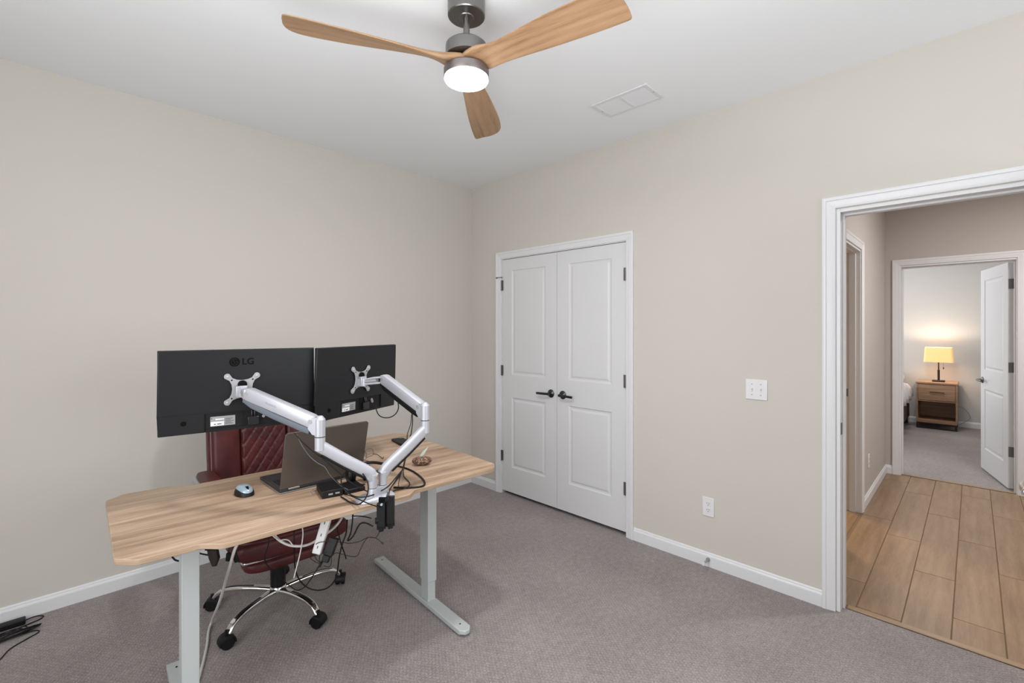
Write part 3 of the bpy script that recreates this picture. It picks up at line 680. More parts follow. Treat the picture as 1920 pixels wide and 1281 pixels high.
def link(pb, el, zc_top, tag_):
    """lower link: vertical foot on the post, sloping bar, vertical head carrying the elbow"""
    p0 = Vector((pb.x, pb.y, zt + .002)); p1 = Vector((pb.x, pb.y, zt + .052)); e0 = Vector((el.x, el.y, el.z)); e1 = Vector((el.x, el.y, el.z + zc_top))
    d = (e0 - p1)
    m = MB(); m.cyl(p0, p1, .0165, 24); m.cyl(p1, p1 + Vector((0, 0, .014)), .0165, 24, .010)
    m.cyl(e0 - Vector((0, 0, .012)), e1, .0185, 24)
    hz = Vector((d.x, d.y, 0)).normalized()
    path = [p1 - hz * .004 + Vector((0, 0, -.012)), p1 + hz * .006 + Vector((0, 0, -.002)), p1 + d * .10 + Vector((0, 0, .002)), p1 + d * .5, e0 - d * .10 + Vector((0, 0, .002)), e0 + Vector((0, 0, .002))]
    m.sweep(smooth(path, 4), rrect(.030, .044, .010, 4)); o = AP('lower_arm', m, M['silver'], smooth_=True)
    cvr = MB(); nr = d.normalized().cross(Vector((0, 0, 1))).normalized(); dn_ = nr.cross(d.normalized()) * -1
    if dn_.z > 0: dn_ = -dn_
    cvr.sweep([p1 + d * .12 + dn_ * .024, p1 + d * .5 + dn_ * .026, p1 + d * .9 + dn_ * .024], rrect(.022, .010, .004, 3)); AP('cable_cover', cvr, M['black'], o, smooth_=True)
    rg = MB().cyl(e1, e1 + Vector((0, 0, .003)), .0178, 24); AP('elbow_ring', rg, M['dark'], o, smooth_=True)
    rg = MB().cyl(p0 - Vector((0, 0, .002)), p0, .0160, 24); AP('post_ring', rg, M['dark'], o, smooth_=True)
    return e1 + Vector((0, 0, .003))
def upper(e, head, covermat):
    """gas spring link from the elbow housing to the head"""
    hs = MB().cyl(e, e + Vector((0, 0, .062)), .0188, 24); hs.cyl(e + Vector((0, 0, .062)), e + Vector((0, 0, .075)), .0188, 24, .009)
    dz = (head - e); hz = Vector((dz.x, dz.y, 0)).normalized(); sd = hz.cross(Vector((0, 0, 1)))
    for s_ in (-1, 1):
        o_ = e + sd * s_ * .0150
        w_ = hz * .038
        vs = [o_ + Vector((0, 0, .004)), o_ + w_ * .55 + Vector((0, 0, .008)), o_ + w_ + Vector((0, 0, .028)), o_ + w_ + Vector((0, 0, .050)), o_ + w_ * .55 + Vector((0, 0, .072)), o_ + Vector((0, 0, .070))]
        hs.add([v_ + sd * t_ for t_ in (-.0022, .0022) for v_ in vs], [tuple(range(5, -1, -1)), tuple(range(6, 12))] + [(i, (i + 1) % 6, 6 + (i + 1) % 6, 6 + i) for i in range(6)])
    eh = AP('elbow_housing', hs, M['silver'], smooth_=True)
    a_ = e + hz * .022 + Vector((0, 0, .052)); b_ = head + Vector((0, 0, .006)) - hz * .006
    d = (b_ - a_).normalized(); upv = (Vector((0, 0, 1)) - d * d.z).normalized()
    body = MB(); body.sweep([a_, a_ + (b_ - a_) * .04, a_ + (b_ - a_) * .5, b_ - (b_ - a_) * .04, b_], rrect(.036, .046, .004, 2), up=(0, 0, 1), scale=[.88, 1, 1.0, 1, .88]); ub = AP('upper_arm', body, M['silver'], smooth_=True)
    cv = MB(); lo = -upv * .034
    cv.sweep([a_ + lo - Vector((0, 0, .002)) + d * .004, a_ + (b_ - a_) * .12 + lo * 1.12, a_ + (b_ - a_) * .55 + lo * 1.12, b_ - (b_ - a_) * .13 + lo, b_ + lo * .72], rrect(.026, .026, .006, 3)); AP('cable_cover', cv, covermat, ub, smooth_=True)
    pv = MB()
    for q in (a_ + d * .008, b_ - d * .008): pv.cyl(q - sd * .0185, q + sd * .0185, .0085, 16)
    build_each('pivot_pin', local(pv, arm), M['silver2'], ub, smooth_=True)
    return ub, a_, b_, d, upv, sd, hz
def head_plate(fr, px_off, b_, hz, swivel):
    """VESA plate on the monitor's back plus the tilt bracket that meets the arm's end"""
    R3 = fr.to_3x3()
    pc = fr @ Vector((0, -.004, -.158))
    Mx = fr.copy(); Mx.col[3][:3] = pc; Mx = Mx @ Matrix.Rotation(PI / 2, 4, 'X')       # local xy in plate, z out to camera
    q = .059; t = .0475; w_ = .0235
    out = []
    for k in range(4):
        a0 = math.radians(45 + 90 * k); cs, sn = math.cos(a0), math.sin(a0)
        cx0, cy0 = math.copysign(.051, cs), math.copysign(.051, sn)
        for j in range(5):
            b0 = a0 + math.radians(-75 + 37.5 * j); out.append((cx0 + .0125 * math.cos(b0), cy0 + .0125 * math.sin(b0)))
        a1 = a0 + PI / 4
        for j, (u_, v_) in enumerate(((-.034, .0445), (-.019, .0375), (0, .0350), (.019, .0375), (.034, .0445))):
            nx, ny = math.cos(a1), math.sin(a1); tx_, ty_ = -ny, nx
            out.append((nx * v_ + tx_ * u_, ny * v_ + ty_ * u_))
    vp = MB().prism(out, 0, .0035, Mx); vo = AP('vesa_plate', vp, M['silver2'], bev=.0008)
    hl = MB(); sc = MB()
    for sx_ in (-1, 1):
        for sy_ in (-1, 1):
            hl.lathe([(.003, .0034), (.003, .0040)], 10, Mx @ Matrix.Translation((sx_ * .0365, sy_ * .0365, 0)))
            sc.lathe([(.0042, .0035), (.0040, .0055), (.0025, .0062)], 12, Mx @ Matrix.Translation((sx_ * .051, sy_ * .051, 0)))
    build_each('screw_hole', local(hl, arm), M['dark'], vo); build_each('plate_screw', local(sc, arm), M['silver'], vo, smooth_=True)
    cap = MB().lathe([(.0165, .003), (.0165, .010), (.014, .012)], 20, Mx @ Matrix.Translation((0, .018, 0))); AP('swivel_cap', cap, M['dark'], vo, smooth_=True)
    br = MB(); br.box((-.024, -.030, .003), (-.012, .014, .028), Mx); br.box((-.024, .004, .003), (.016, .014, .024), Mx); AP('tilt_bracket', br, M['silver'], vo, bev=.002)
    k1 = Mx @ Vector((.0, -.008, .022)); hd = MB()
    hd.cyl(b_ - Vector((0, 0, .022)), b_ + Vector((0, 0, .020)), .0120, 20)
    hd.cyl(k1 - Vector((0, 0, .021)), k1 + Vector((0, 0, .013)), .0145, 20)
    for zz in (-.014, .012): hd.sweep([k1 + Vector((0, 0, zz * .8 - .003)), (k1 + b_) / 2 + Vector((0, 0, zz)), b_ + Vector((0, 0, zz))], rrect(.022, .009, .003, 2))
    AP('swivel_joint', hd, M['silver'], smooth_=True)
    kn = MB().cyl(k1 - Vector((0, 0, .003)), k1 + (b_ - k1) * .7 - Vector((0, 0, .001)), .0115, 16); AP('joint_pin', kn, M['silver2'], smooth_=True)
    return vo
eL = A(600, 838, 1.72); eR = A(797, 806, 2.02)
hL = A(462, 740, 1.785); hR = A(718, 712, 2.19)
e1 = link(pL, eL, .036, 'l'); u1 = upper(e1, hL, M['coverg'])
e2 = link(pR, eR, .040, 'r'); u2 = upper(e2, hR, M['black'])
head_plate(fr1, 0, hL, u1[6], True); head_plate(fr2, 0, hR, u2[6], False)
# small grey lettering on the left upper arm's side
ub, a_, b_, d, upv, sd, hz = u1
side = sd if (sd.dot(-FW) > 0) else -sd
xdir = -d if (-d).dot(RT) > 0 else d
Mt = Matrix.Identity(4); Mt.col[0][:3] = xdir; Mt.col[2][:3] = side; Mt.col[1][:3] = side.cross(xdir); Mt.col[3][:3] = a_ + (b_ - a_) * .60 + side * .0181
AP('brand_letters', text_mb('HUANUO', .0115, .0003, Mt), M['sticker'], ub)
# clamp under the desk edge
cl = MB(); cp = A(716, 948, 1.745); cpz = cp.z
cm = frame_at(A(714, 940, 1.715), RT)
b1 = MB()
for (x0, w_, z0, z1_, yy) in ((-.016, .031, -.108, -.010, 0), (.0155, .029, -.102, .012, .012)):
    bp = MB(); bp.box((x0, yy, z0 + .012), (x0 + w_, yy + .016, z1_), cm)
    for k in range(4): bp.cyl(cm @ Vector((x0 + w_ * (k + .5) / 4, yy + .008, z0 + .016)), cm @ Vector((x0 + w_ * (k + .5) / 4, yy + .008, z0 + (0, -.008, -.006, .003)[k])), .0052, 12)
    AP('clamp_shell', bp, M['black'], bev=.002)
AP('clamp_screw', MB().cyl(cm @ Vector((.003, -.004, -.012)), cm @ Vector((.003, .002, -.012)), .0042, 12), M['silver'], smooth_=True)
AP('clamp_knob', MB().cyl(cm @ Vector((-.022, .006, -.075)), cm @ Vector((-.012, .010, -.075)), .0115, 16), M['black'], smooth_=True)
AP('clamp_bracket', MB().box((-.014, .018, -.10), (.040, .028, .006), cm), M['dark'], bev=.002)
# ------------------------------------------------------------------ office chair
CH = thing('office_chair', 'oxblood leather executive chair with quilted backrest behind the desk', 'chair', (.868, 2.555, 0), math.radians(-3))
def caster(p, a):
    m = MB(); d = Vector((math.cos(a), math.sin(a), 0)); s_ = Vector((-d.y, d.x, 0)); c_ = Vector((p[0], p[1], .029)) - d * 0
    for k in (-1, 1): m.cyl(c_ + s_ * (k * .006), c_ + s_ * (k * .024), .0285, 22)
    w = build('caster', m, M['black'], CH, smooth_=True, bev=.004)
    h = MB(); arc = []
    for k in range(11): t = math.radians(-10 + 20 * k); arc.append(c_ + d * (.031 * math.cos(t)) + Vector((0, 0, .031 * math.sin(t))))
    h.sweep(arc, rrect(.006, .052, .0025, 2), up=s_); h.cyl(c_ + Vector((0, 0, .026)), c_ + Vector((0, 0, .050)), .008, 12); build('caster_hood', h, M['black'], w, smooth_=True)
hubz = .088
ph = MB().lathe([(.030, .072), (.040, .078), (.040, .098), (.034, .112), (.030, .116)], 28); build('base_hub', ph, M['chrome'], CH, smooth_=True)
for k in range(5):
    a = math.radians(67.6 + 72 * k + 3); d = Vector((math.cos(a), math.sin(a), 0)); R0 = .315
    path = [d * .03 + Vector((0, 0, .092)), d * .10 + Vector((0, 0, .100)), d * .18 + Vector((0, 0, .104)), d * .24 + Vector((0, 0, .101)), d * .285 + Vector((0, 0, .088)), d * .308 + Vector((0, 0, .066)), d * R0 + Vector((0, 0, .050))]
    m = MB(); sp = smooth(path, 4); m.sweep(sp, rrect(.034, .022, .009, 4), scale=[1.12 - .25 * i / (len(sp) - 1) for i in range(len(sp))]); l = build('leg', m, M['chrome'], CH, smooth_=True)
    ins = MB(); P2 = [q + Vector((0, 0, .0105)) for q in sp[5:16]]; ins.sweep(P2, rrect(.016, .004, .0015, 2)); build('leg_inlay', ins, M['gblack'], l, smooth_=True)
    caster(d * (R0 + .008), a + (0.7, 0.2, -0.5, 0.4, 1.1)[k])
build('gas_cylinder', MB().lathe([(.036, .112), (.036, .235), (.026, .240), (.026, .335)], 28), M['black'], CH, smooth_=True)
build('tilt_mechanism', MB().box((-.10, -.10, .335), (.10, .13, .385)), M['black'], CH, bev=.012)
def cushion(c, r, pw=.42, nn=32, mm=18): return MB().ellipsoid(c, r, nn, mm, pw)
SZ = .45
build('seat', cushion((0, -.045, SZ), (.262, .262, .062)), M['leather'], CH, smooth_=True)
build('seat_bolster', cushion((0, -.255, SZ - .012), (.255, .060, .052), .6), M['leather'], CH, smooth_=True)
fr_ = cushion((-.005, -.20, .352), (.205, .085, .030), .5); build('footrest', fr_, M['leather'], CH, smooth_=True)
build('footrest_bar', MB().tube([(-.215, -.05, .372), (-.215, -.22, .380), (-.19, -.262, .384), (0, -.272, .386), (.19, -.262, .384), (.215, -.22, .380), (.215, -.05, .372)], .0075, 10), M['chrome'], CH, smooth_=True)
# backrest: tilted shell, side bolsters, quilted centre panel
BT = Matrix.Translation((0, .225, .47)) @ Matrix.Rotation(math.radians(-9), 4, 'X')
def bent(m):
    m.v = [tuple(BT @ Vector(p)) for p in m.v]; return m
build('backrest', bent(MB().ellipsoid((0, .035, .34), (.262, .050, .385), 36, 20, .36)), M['leather'], CH, smooth_=True)
for s_ in (-1, 1):
    build('back_bolster', bent(MB().ellipsoid((s_ * .183, -.008, .335), (.066, .036, .345), 22, 18, .5)), M['leather'], CH, smooth_=True)
    for xo in (.232, .246):
        build('seam', bent(MB().tube([(s_ * xo, -.010, .02), (s_ * (xo + .004), -.016, .15), (s_ * (xo + .004), -.016, .50), (s_ * xo, -.010, .64)], .0025, 8)), M['piping'], CH, smooth_=True)
q = MB(); NX, NZ = 56, 104; qw, qh = .118, .325
def qd(x, z):
    s1 = abs(((x * 1.45 + z) / .076) % 1 - .5) * 2; s2 = abs(((x * 1.45 - z) / .076) % 1 - .5) * 2
    g = min(1, (1 - s1) / .16) * min(1, (1 - s2) / .16)
    puff = (max(0, 1 - s1 ** 4) * max(0, 1 - s2 ** 4)) ** .5
    ed = min(1, (qw - abs(x)) / .014) * min(1, (qh - abs(z)) / .02)
    return .010 * puff * max(0, ed) + .016 * max(0, ed) ** .5
vs = []; fs = []
for j in range(NZ + 1):
    for i in range(NX + 1):
        x = -qw + 2 * qw * i / NX; z = -qh + 2 * qh * j / NZ; vs.append((x, -.016 - qd(x, z), .335 + z))
for j in range(NZ):
    for i in range(NX): fs.append((j * (NX + 1) + i, j * (NX + 1) + i + 1, (j + 1) * (NX + 1) + i + 1, (j + 1) * (NX + 1) + i))
q.add(vs, fs); qp = build('quilted_panel', bent(q), M['leather'], CH, smooth_=True); qp.data.set_sharp_from_angle(angle=PI)
st = MB()
for sg in (1, -1):
    for k in range(-12, 13):
        c0 = (k + 0) * .076; pts_ = []
        for t in range(0, 41):
            x = -qw + .008 + (2 * qw - .016) * t / 40; z = (c0 - x * 1.45) * sg
            if abs(z) < qh - .012: pts_.append((x, -.016 - qd(x, z) - .0012, .335 + z))
        if len(pts_) > 3: st.tube(pts_, .0011, 5, sub=1)
build('quilt_stitching', bent(st), M['piping'], CH)['kind'] = 'stuff'
for s_ in (-1, 1):
    x = s_ * .300
    am = MB(); am.sweep(smooth([(s_ * .235, .06, .40), (s_ * .285, .03, .40), (x, -.06, .43), (x, -.165, .53), (x, -.165, .625), (x, -.11, .668), (x, .05, .672), (x, .19, .668), (s_ * .262, .27, .66)], 4), rrect(.034, .016, .006, 3), up=(1, 0, 0)); ao = build('armrest_frame', am, M['chrome'], CH, smooth_=True)
    build('armrest_pad', cushion((x - s_ * .004, .02, .705), (.042, .165, .023), .6), M['leather'], ao, smooth_=True)
    build('armrest_shell', cushion((x + s_ * .006, .02, .690), (.047, .172, .018), .55), M['silver2'], ao, smooth_=True)
# ------------------------------------------------------------------ things on the desk
lap = thing('laptop', 'open grey-brown laptop with its lid towards the camera on the desk', 'laptop', (.866, 2.004, DZ))
lw = .1785
build('base', MB().box((-lw, -.004, .004), (lw, .246, .018)), M['key'], lap, bev=.003)
build('base_trim', MB().box((-lw - .0006, -.0046, .0035), (lw + .0006, .2466, .0055)), M['silver2'], lap)
kb = MB()
for r in range(6):
    for cidx in range(17):
        x0 = -.160 + cidx * .0188; y0 = .030 + r * .0186
        kb.box((x0, y0, .018), (x0 + .0158, y0 + .0155, .0198))
build('keys', kb, M['black'], lap)['kind'] = 'stuff'
build('palm_rest', MB().box((-lw + .004, .150, .0179), (lw - .004, .242, .0184)), M['key'], lap)
build('touchpad', MB().box((-.055, .160, .0184), (.055, .232, .0188)), M['gblack'], lap)
lidM = Matrix.Translation((0, -.001, .020)) @ Matrix.Rotation(math.atan2(.062, .238), 4, 'X')
lid = build('lid', MB().prism([(-lw, 0), (lw, 0), (lw, .238), (lw - .008, .246), (-lw + .008, .246), (-lw, .238)], -.0035, .0035, lidM @ Matrix.Rotation(PI / 2, 4, 'X')), M['lapgrey'], lap, bev=.0012)
build('screen', MB().box((-lw + .008, .0036, .010), (lw - .008, .0042, .238), lidM), M['gblack'], lid)
for sx_ in (-1, 1): build('hinge', MB().cyl((sx_ * .125 - .022, -.002, .0145), (sx_ * .125 + .022, -.002, .0145), .0055, 14), M['hinge'], lap, smooth_=True)
ft = MB()
for sx_ in (-.15, .15):
    for yy in (.02, .22): ft.cyl((sx_, yy, 0), (sx_, yy, .004), .006, 10)
build_each('rubber_foot', ft, M['black'], lap)
# mouse
mp = G(458, 927, DZ); mo = thing('mouse', 'blue-silver and black wireless mouse left of the laptop', 'mouse', (mp.x, mp.y, DZ), math.radians(6))
def moushell(k, zb, zt_, col, nm, sx=1):
    m = MB(); vs = []; fs = []; n = 28; L = 8
    for j in range(L + 1):
        t = j / L; rr = math.cos(t * PI / 2) ** .55 if j < L else 0.02
        for i in range(n):
            a = 2 * PI * i / n; x = .033 * k * rr * math.copysign(abs(math.cos(a)) ** .85, math.cos(a)); y = .050 * k * rr * math.sin(a)
            vs.append((x * sx, y, zb + (zt_ - zb) * math.sin(t * PI / 2) * (1 - .18 * max(0, -y / .05))))
    for j in range(L):
        for i in range(n): fs.append((j * n + i, j * n + (i + 1) % n, (j + 1) * n + (i + 1) % n, (j + 1) * n + i))
    fs += [tuple(range(n - 1, -1, -1)), tuple(L * n + i for i in range(n))]
    m.add(vs, fs); return build(nm, m, col, mo, smooth_=True)
moushell(1.0, .0015, .034, M['black'], 'body')
moushell(.93, .012, .0375, M['mouse'], 'top_shell', .94)
build('scroll_wheel', MB().cyl((-.004, -.026, .0300), (.004, -.026, .0300), .0085, 16), M['dark'], mo, smooth_=True)
build('button_gap', MB().box((-.0009, -.040, .0200), (.0009, -.012, .0345)), M['dark'], mo)
# phone
pa, pb = G(738.5, 822.5, DZ), G(768, 838, DZ); dd = (pb - pa)
ph = thing('phone', 'black phone lying face down near the back corner of the desk', 'phone', ((pa + pb) / 2 + Vector((0, 0, 0))), math.atan2(dd.y, dd.x))
build('body', MB().prism(rrect(.150, .072, .010), .0005, .0125), M['black'], ph, bev=.002)
build('camera_bump', MB().prism([(x - .052, y + .018) for x, y in rrect(.026, .026, .006)], .0125, .0145), M['gblack'], ph)
# glasses
gp = G(708, 851, DZ); gl = thing('eyeglasses', 'thin dark-rimmed eyeglasses folded open between laptop and arm', 'glasses', (gp.x, gp.y, DZ))
def LG(m): return local(m, gl)
g1, g2 = G(693, 848, DZ), G(672, 866, DZ)
lens = [G(x, y, DZ + z_) for x, y, z_ in ((686, 857.5, .004), (684, 848, .018), (688, 843, .028), (696, 841.5, .030), (699.5, 845, .024), (699, 853, .006), (694, 855.5, .003))]
build('left_rim', LG(MB().tube(lens, .0010, 7, closed=True)), M['bronze'], gl, smooth_=True)
l2 = [p + Vector((-.058, -.038, 0)) for p in lens]; build('right_rim', LG(MB().tube(l2, .0010, 7, closed=True)), M['bronze'], gl, smooth_=True)
build('bridge', LG(MB().tube([lens[1], (lens[1] + l2[4]) / 2 + Vector((0, 0, .004)), l2[4]], .0011, 7)), M['bronze'], gl, smooth_=True)
build('temple', LG(MB().tube([lens[5] + Vector((0, 0, .004)), G(706, 852, DZ + .008), G(713, 856.5, DZ + .006), G(717.5, 860, DZ + .004), G(719, 857, DZ + .003)], .0017, 7)), M['black'], gl, smooth_=True)
build('temple', LG(MB().tube([l2[0] + Vector((0, 0, .006)), l2[0] + Vector((.03, -.06, .003)), l2[0] + Vector((.05, -.12, -.001))], .0015, 7)), M['black'], gl, smooth_=True)
# stone with a feather
sp_ = G(791, 872, DZ); stn = thing('stone_holder', 'speckled brown stone with a pale feather stuck in it', 'ornament', (sp_.x, sp_.y, DZ), math.radians(-30))
m = MB().ellipsoid((0, 0, .0215), (.046, .030, .0215), 26, 16, .9)
m.v = [(x * (1 + .06 * math.sin(9 * y * 20 + z * 60)), y * (1 + .07 * math.sin(x * 90)), z) for x, y, z in m.v]; build('stone', m, M['stone'], stn, smooth_=True)
fe = MB(); fv = []; ff = []
for j in range(9):
    t = j / 8; w_ = .007 * math.sin(PI * min(1, t * .93 + .07)) + .0006; x = -.012 + .040 * t; z = .036 + .046 * t
    for (dx, dy) in ((-w_, -.0006), (w_, -.0006), (w_, .0006), (-w_, .0006)): fv.append((x + dx * .75, dy + (.004 * t), z - dx * .65))
for j in range(8):
    for k in range(4): ff.append((j * 4 + k, j * 4 + (k + 1) % 4, j * 4 + 4 + (k + 1) % 4, j * 4 + 4 + k))
ff += [(3, 2, 1, 0), (32, 33, 34, 35)]
build('feather', fe.add(fv, ff), M['feather'], stn); build('quill', MB().cyl((-.016, 0, .030), (.030, .004, .086), .0009, 6), M['paper'], stn)
# docking box and power brick
d0 = G(603.6, 937, DZ); d1 = G(644, 929.6, DZ); ax = (d1 - d0)
dk = thing('docking_station', 'black docking station box with ports, right of the laptop hinge', 'dock', (d0.x, d0.y, DZ), math.atan2(ax.y, ax.x))
dL = ax.length
build('case', MB().box((0, 0, .002), (dL, .125, .030)), M['black'], dk, bev=.003)
build('base_pad', MB().box((.006, .006, 0), (dL - .006, .119, .002)), M['dark'], dk)
pm = MB(); pm.box((dL * .30, -.0006, .012), (dL * .50, .0004, .018)); pm.box((dL * .62, -.0006, .013), (dL * .82, .0004, .019)); build_each('usb_port', pm, M['silver2'], dk)
b0 = G(649, 930, DZ); b1_ = G(688, 921, DZ); ax = b1_ - b0
bk = thing('power_brick', 'flat black power brick between docking station and monitor arm', 'power adapter', (b0.x, b0.y + .012, DZ), math.atan2(ax.y, ax.x))
build('case', MB().box((0, 0, 0), (ax.length, .105, .018)), M['black'], bk, bev=.004)
build('cable_strain_relief', MB().cyl((ax.length, .05, .009), (ax.length + .018, .05, .009), .005, 12, .003), M['black'], bk, smooth_=True)
# headphones
h0, h1 = G(651, 906, DZ), G(686, 900, DZ)
hp = thing('headphones', 'black over-ear headphones lying behind the power brick', 'headphones', (h0.x, h0.y, DZ))
hv = (h1 - h0); ha = math.atan2(hv.y, hv.x)
for p_, s_ in ((h0, 1), (h1, -1)):
    dloc = Vector((math.cos(ha), math.sin(ha), 0)); cc = p_ + Vector((0, -.02, .038)) - Vector((h0.x, h0.y, DZ)) ; cc.z = .038
    e = build('ear_cup', MB().cyl(cc - dloc * s_ * .010, cc + dloc * s_ * .006, .032, 26), M['black'], hp, smooth_=True, bev=.004)
    cu = MB(); Mx = Matrix.Translation(cc + dloc * s_ * .006) @ (dloc * s_).to_track_quat('Z', 'Y').to_matrix().to_4x4()
    cu.lathe([(.031, 0), (.034, .006), (.032, .014), (.022, .017), (.016, .010)], 26, Mx); build('ear_cushion', cu, M['dark'], e, smooth_=True)
c0_, c1_ = Vector((0, -.02, .038)), hv + Vector((0, -.02, .038))
build('headband', MB().tube([c0_ + Vector((-.004, 0, .026)), c0_ + Vector((.03, .004, .040)), c1_ + Vector((.02, .008, .038)), c1_ + Vector((.075, .02, .020)), c1_ + Vector((.105, .012, .010)), c1_ + Vector((.085, -.012, .002)), c1_ + Vector((.03, -.008, -.004)), c1_ + Vector((.006, 0, 0))], .0065, 10), M['black'], hp, smooth_=True)
# ------------------------------------------------------------------ cables on the desk
def cable(label, pts, r, mt=None, name='cable', group=None, sub=6):
    P = [Vector(p) for p in pts]; m = MB().tube(P, r, 8, sub=sub); o = build(name, m, mt or M['black'], None, smooth_=True); o.data.set_sharp_from_angle(angle=PI)
    origin(o, P[-1]); return tag(o, label, 'cable', group)
gz = lambda x, y, z=0.004: G(x, y, DZ + z)
cable('black cable falling from the left upper arm past the laptop lid', [A(552, 812, 1.765), A(566, 828, 1.765), A(585, 845, 1.775), A(607, 861, 1.785), A(628, 880, 1.79), A(648, 897, 1.80), A(668, 911, 1.80), gz(690, 922, .022), gz(716, 927, .004), gz(738, 925, .004)], .0021)
cable('thin grey cable hanging along the laptop lid below the left arm', [A(556, 814, 1.775), A(566, 835, 1.775), A(580, 855, 1.785), A(595, 868, 1.785), A(609, 876, 1.79), A(618, 890, 1.80), A(630, 903, 1.83), gz(640, 912, .034), gz(652, 918, .024)], .0012, M['coverg'])
cable('grey-black cable making a round loop in front of the headphones', [A(648, 886, 1.80), A(641, 893, 1.79), A(640, 906, 1.79), A(646, 918, 1.79), A(658, 928, 1.785), gz(675, 932.5, .026), gz(694, 930, .030), gz(712, 922, .030), A(728, 912, 1.80), A(742, 896, 1.83), A(752, 884, 1.86), A(757, 877, 1.88)], .0024)
cable('dark blue-black cable curving down around the arm base from the lower arm', [A(680, 888, 1.80), A(687, 899, 1.765), A(690.5, 912, 1.755), A(689, 926, 1.75), A(683, 938, 1.74), gz(672, 946, .018), gz(659, 943.5, .006), gz(648, 937, .004), gz(639, 931.5, .004)], .0026)
cable('black cable running from the dock across the arm base to the clamp', [gz(646, 927, .004), gz(660, 931, .012), gz(676, 938, .025), A(692, 945, 1.735), A(704, 949, 1.715), A(712, 953, 1.705)], .0021)
cable('thick flat black strap cable in a wide loop near the right desk edge', [gz(722, 875), gz(738, 873.5), gz(757, 877), gz(774, 884), gz(788, 894), gz(796, 904), gz(793, 911.5), gz(775, 914.2), gz(755, 914.6), gz(738, 914)], .0042)
cable('thicker, right one of two black cables dropping from the right upper arm', [A(773, 776, 2.10), A(773.5, 792, 2.09), A(771, 812, 2.07), A(766, 832, 2.06), A(762, 852, 2.0), gz(757, 876, .006), gz(750, 890, .004), gz(740, 905, .004), gz(732, 916, .006), A(728, 932, 1.72), A(726, 944, 1.705)], .0022)
cable('thinner, left one of two black cables dropping from the right upper arm', [A(772, 776, 2.12), A(770, 795, 2.11), A(764, 814, 2.10), A(763, 826, 2.10), A(760, 850, 2.04), gz(755, 878, .006), gz(746, 893, .004), gz(737, 908, .004), gz(729, 920, .008), A(724, 934, 1.725), A(721, 946, 1.71)], .0017)
cable('short black cable bent into a small hook beside the cable loop', [gz(756, 880, .012), gz(757, 893, .006), gz(764, 901, .004), gz(768, 906, .004), gz(766, 912, .008), gz(756, 917, .004), gz(742, 919, .004), gz(734, 924, .004)], .0022)
cable('thin black cable standing straight inside the wide loop', [gz(754, 882, .014), gz(750, 892, .005), gz(748, 903, .004), gz(747, 911, .011)], .0016)
cable('black video cable in a round loop below the right monitor', [A(705, 760, 2.265), A(706, 770, 2.255), A(711, 779, 2.255), A(720, 783.3, 2.25), A(732, 782.5, 2.25), A(742, 776, 2.26), A(747, 766, 2.26), A(746.5, 756, 2.24)], .0026)
cable('grey curled cable end with a black tip at the left of the dock', [gz(597, 913, .012), gz(588, 915, .006), gz(584, 920, .003), gz(587, 926, .003), gz(591, 924, .003)], .0013, M['sticker'])
# ------------------------------------------------------------------ things hanging under the desk
ps_a, ps_b = A(614.5, 967, 1.80), A(594, 1038, 1.78)
PSM = Matrix.Identity(4); dz_ = (ps_b - ps_a); zz = dz_.normalized(); xx = RT - zz * RT.dot(zz); xx.normalize(); yy = zz.cross(xx)
PSM.col[0][:3] = xx; PSM.col[1][:3] = yy; PSM.col[2][:3] = zz; PSM.col[3][:3] = ps_a
strip = thing('power_strip', 'white power strip hanging at a slant under the desk front', 'power strip', (0, 0, 0)); strip.matrix_world = PSM
Lp = dz_.length
build('housing', MB().box((-.0165, -.012, -.001), (.0165, .012, Lp)), M['whitep'], strip, bev=.004)
build_each('ridge', MB().box((-.006, -.0136, .002), (-.0045, -.012, Lp - .004)).box((.0045, -.0136, .002), (.006, -.012, Lp - .004)), M['whitep'], strip)
sk = MB()
for k in range(3): sk.box((-.0015, .012, .02 + k * .045), (.0015, .0123, .03 + k * .045))
build_each('socket_slot', sk, M['dark'], strip)
ad_a, ad_b = A(627, 1008, 1.79), A(610, 1054, 1.77)
adm = PSM.copy(); zz = (ad_b - ad_a).normalized(); xx = RT - zz * RT.dot(zz); xx.normalize(); yy = zz.cross(xx); adm.col[0][:3] = xx; adm.col[1][:3] = yy; adm.col[2][:3] = zz; adm.col[3][:3] = ad_a
adp = thing('power_adapter', 'black adapter with ribbed end plugged into the hanging power strip', 'power adapter', (0, 0, 0)); adp.matrix_world = adm
La = (ad_b - ad_a).length
build('body', MB().box((-.018, -.012, 0), (.018, .012, La * .72)), M['black'], adp, bev=.003)
build('lower_body', MB().box((-.014, -.010, La * .72), (.012, .010, La)), M['black'], adp, bev=.003)
build('plug', MB().cyl((-.012, 0, La), (-.014, 0, La + .022), .0045, 10), M['black'], adp, smooth_=True)
UD = DZ - DT - .004
cable('thick white power cord hanging from the desk down to the carpet', [A(446, 1018, 1.72), A(439, 1034, 1.73), A(431, 1062, 1.78), A(424, 1086, 1.85), A(417, 1112, 1.94), A(408, 1138, 2.05), G(397, 1165, .03), G(391, 1185, .008), G(388, 1210, .006), G(380, 1245, .006), G(370, 1279, .006), G(352, 1320, .006)], .0055, M['cordw'])
cable('white cable sagging in a curve under the desk centre', [A(512, 990, 1.80), A(517, 1006, 1.80), A(528, 1016, 1.80), A(545, 1023, 1.80), A(566, 1024, 1.80), A(584, 1019, 1.82), A(604, 1006, 1.84), A(624, 992, 1.86), A(638, 976, 1.88), A(644, 962, 1.90)], .0050, M['cordw'])
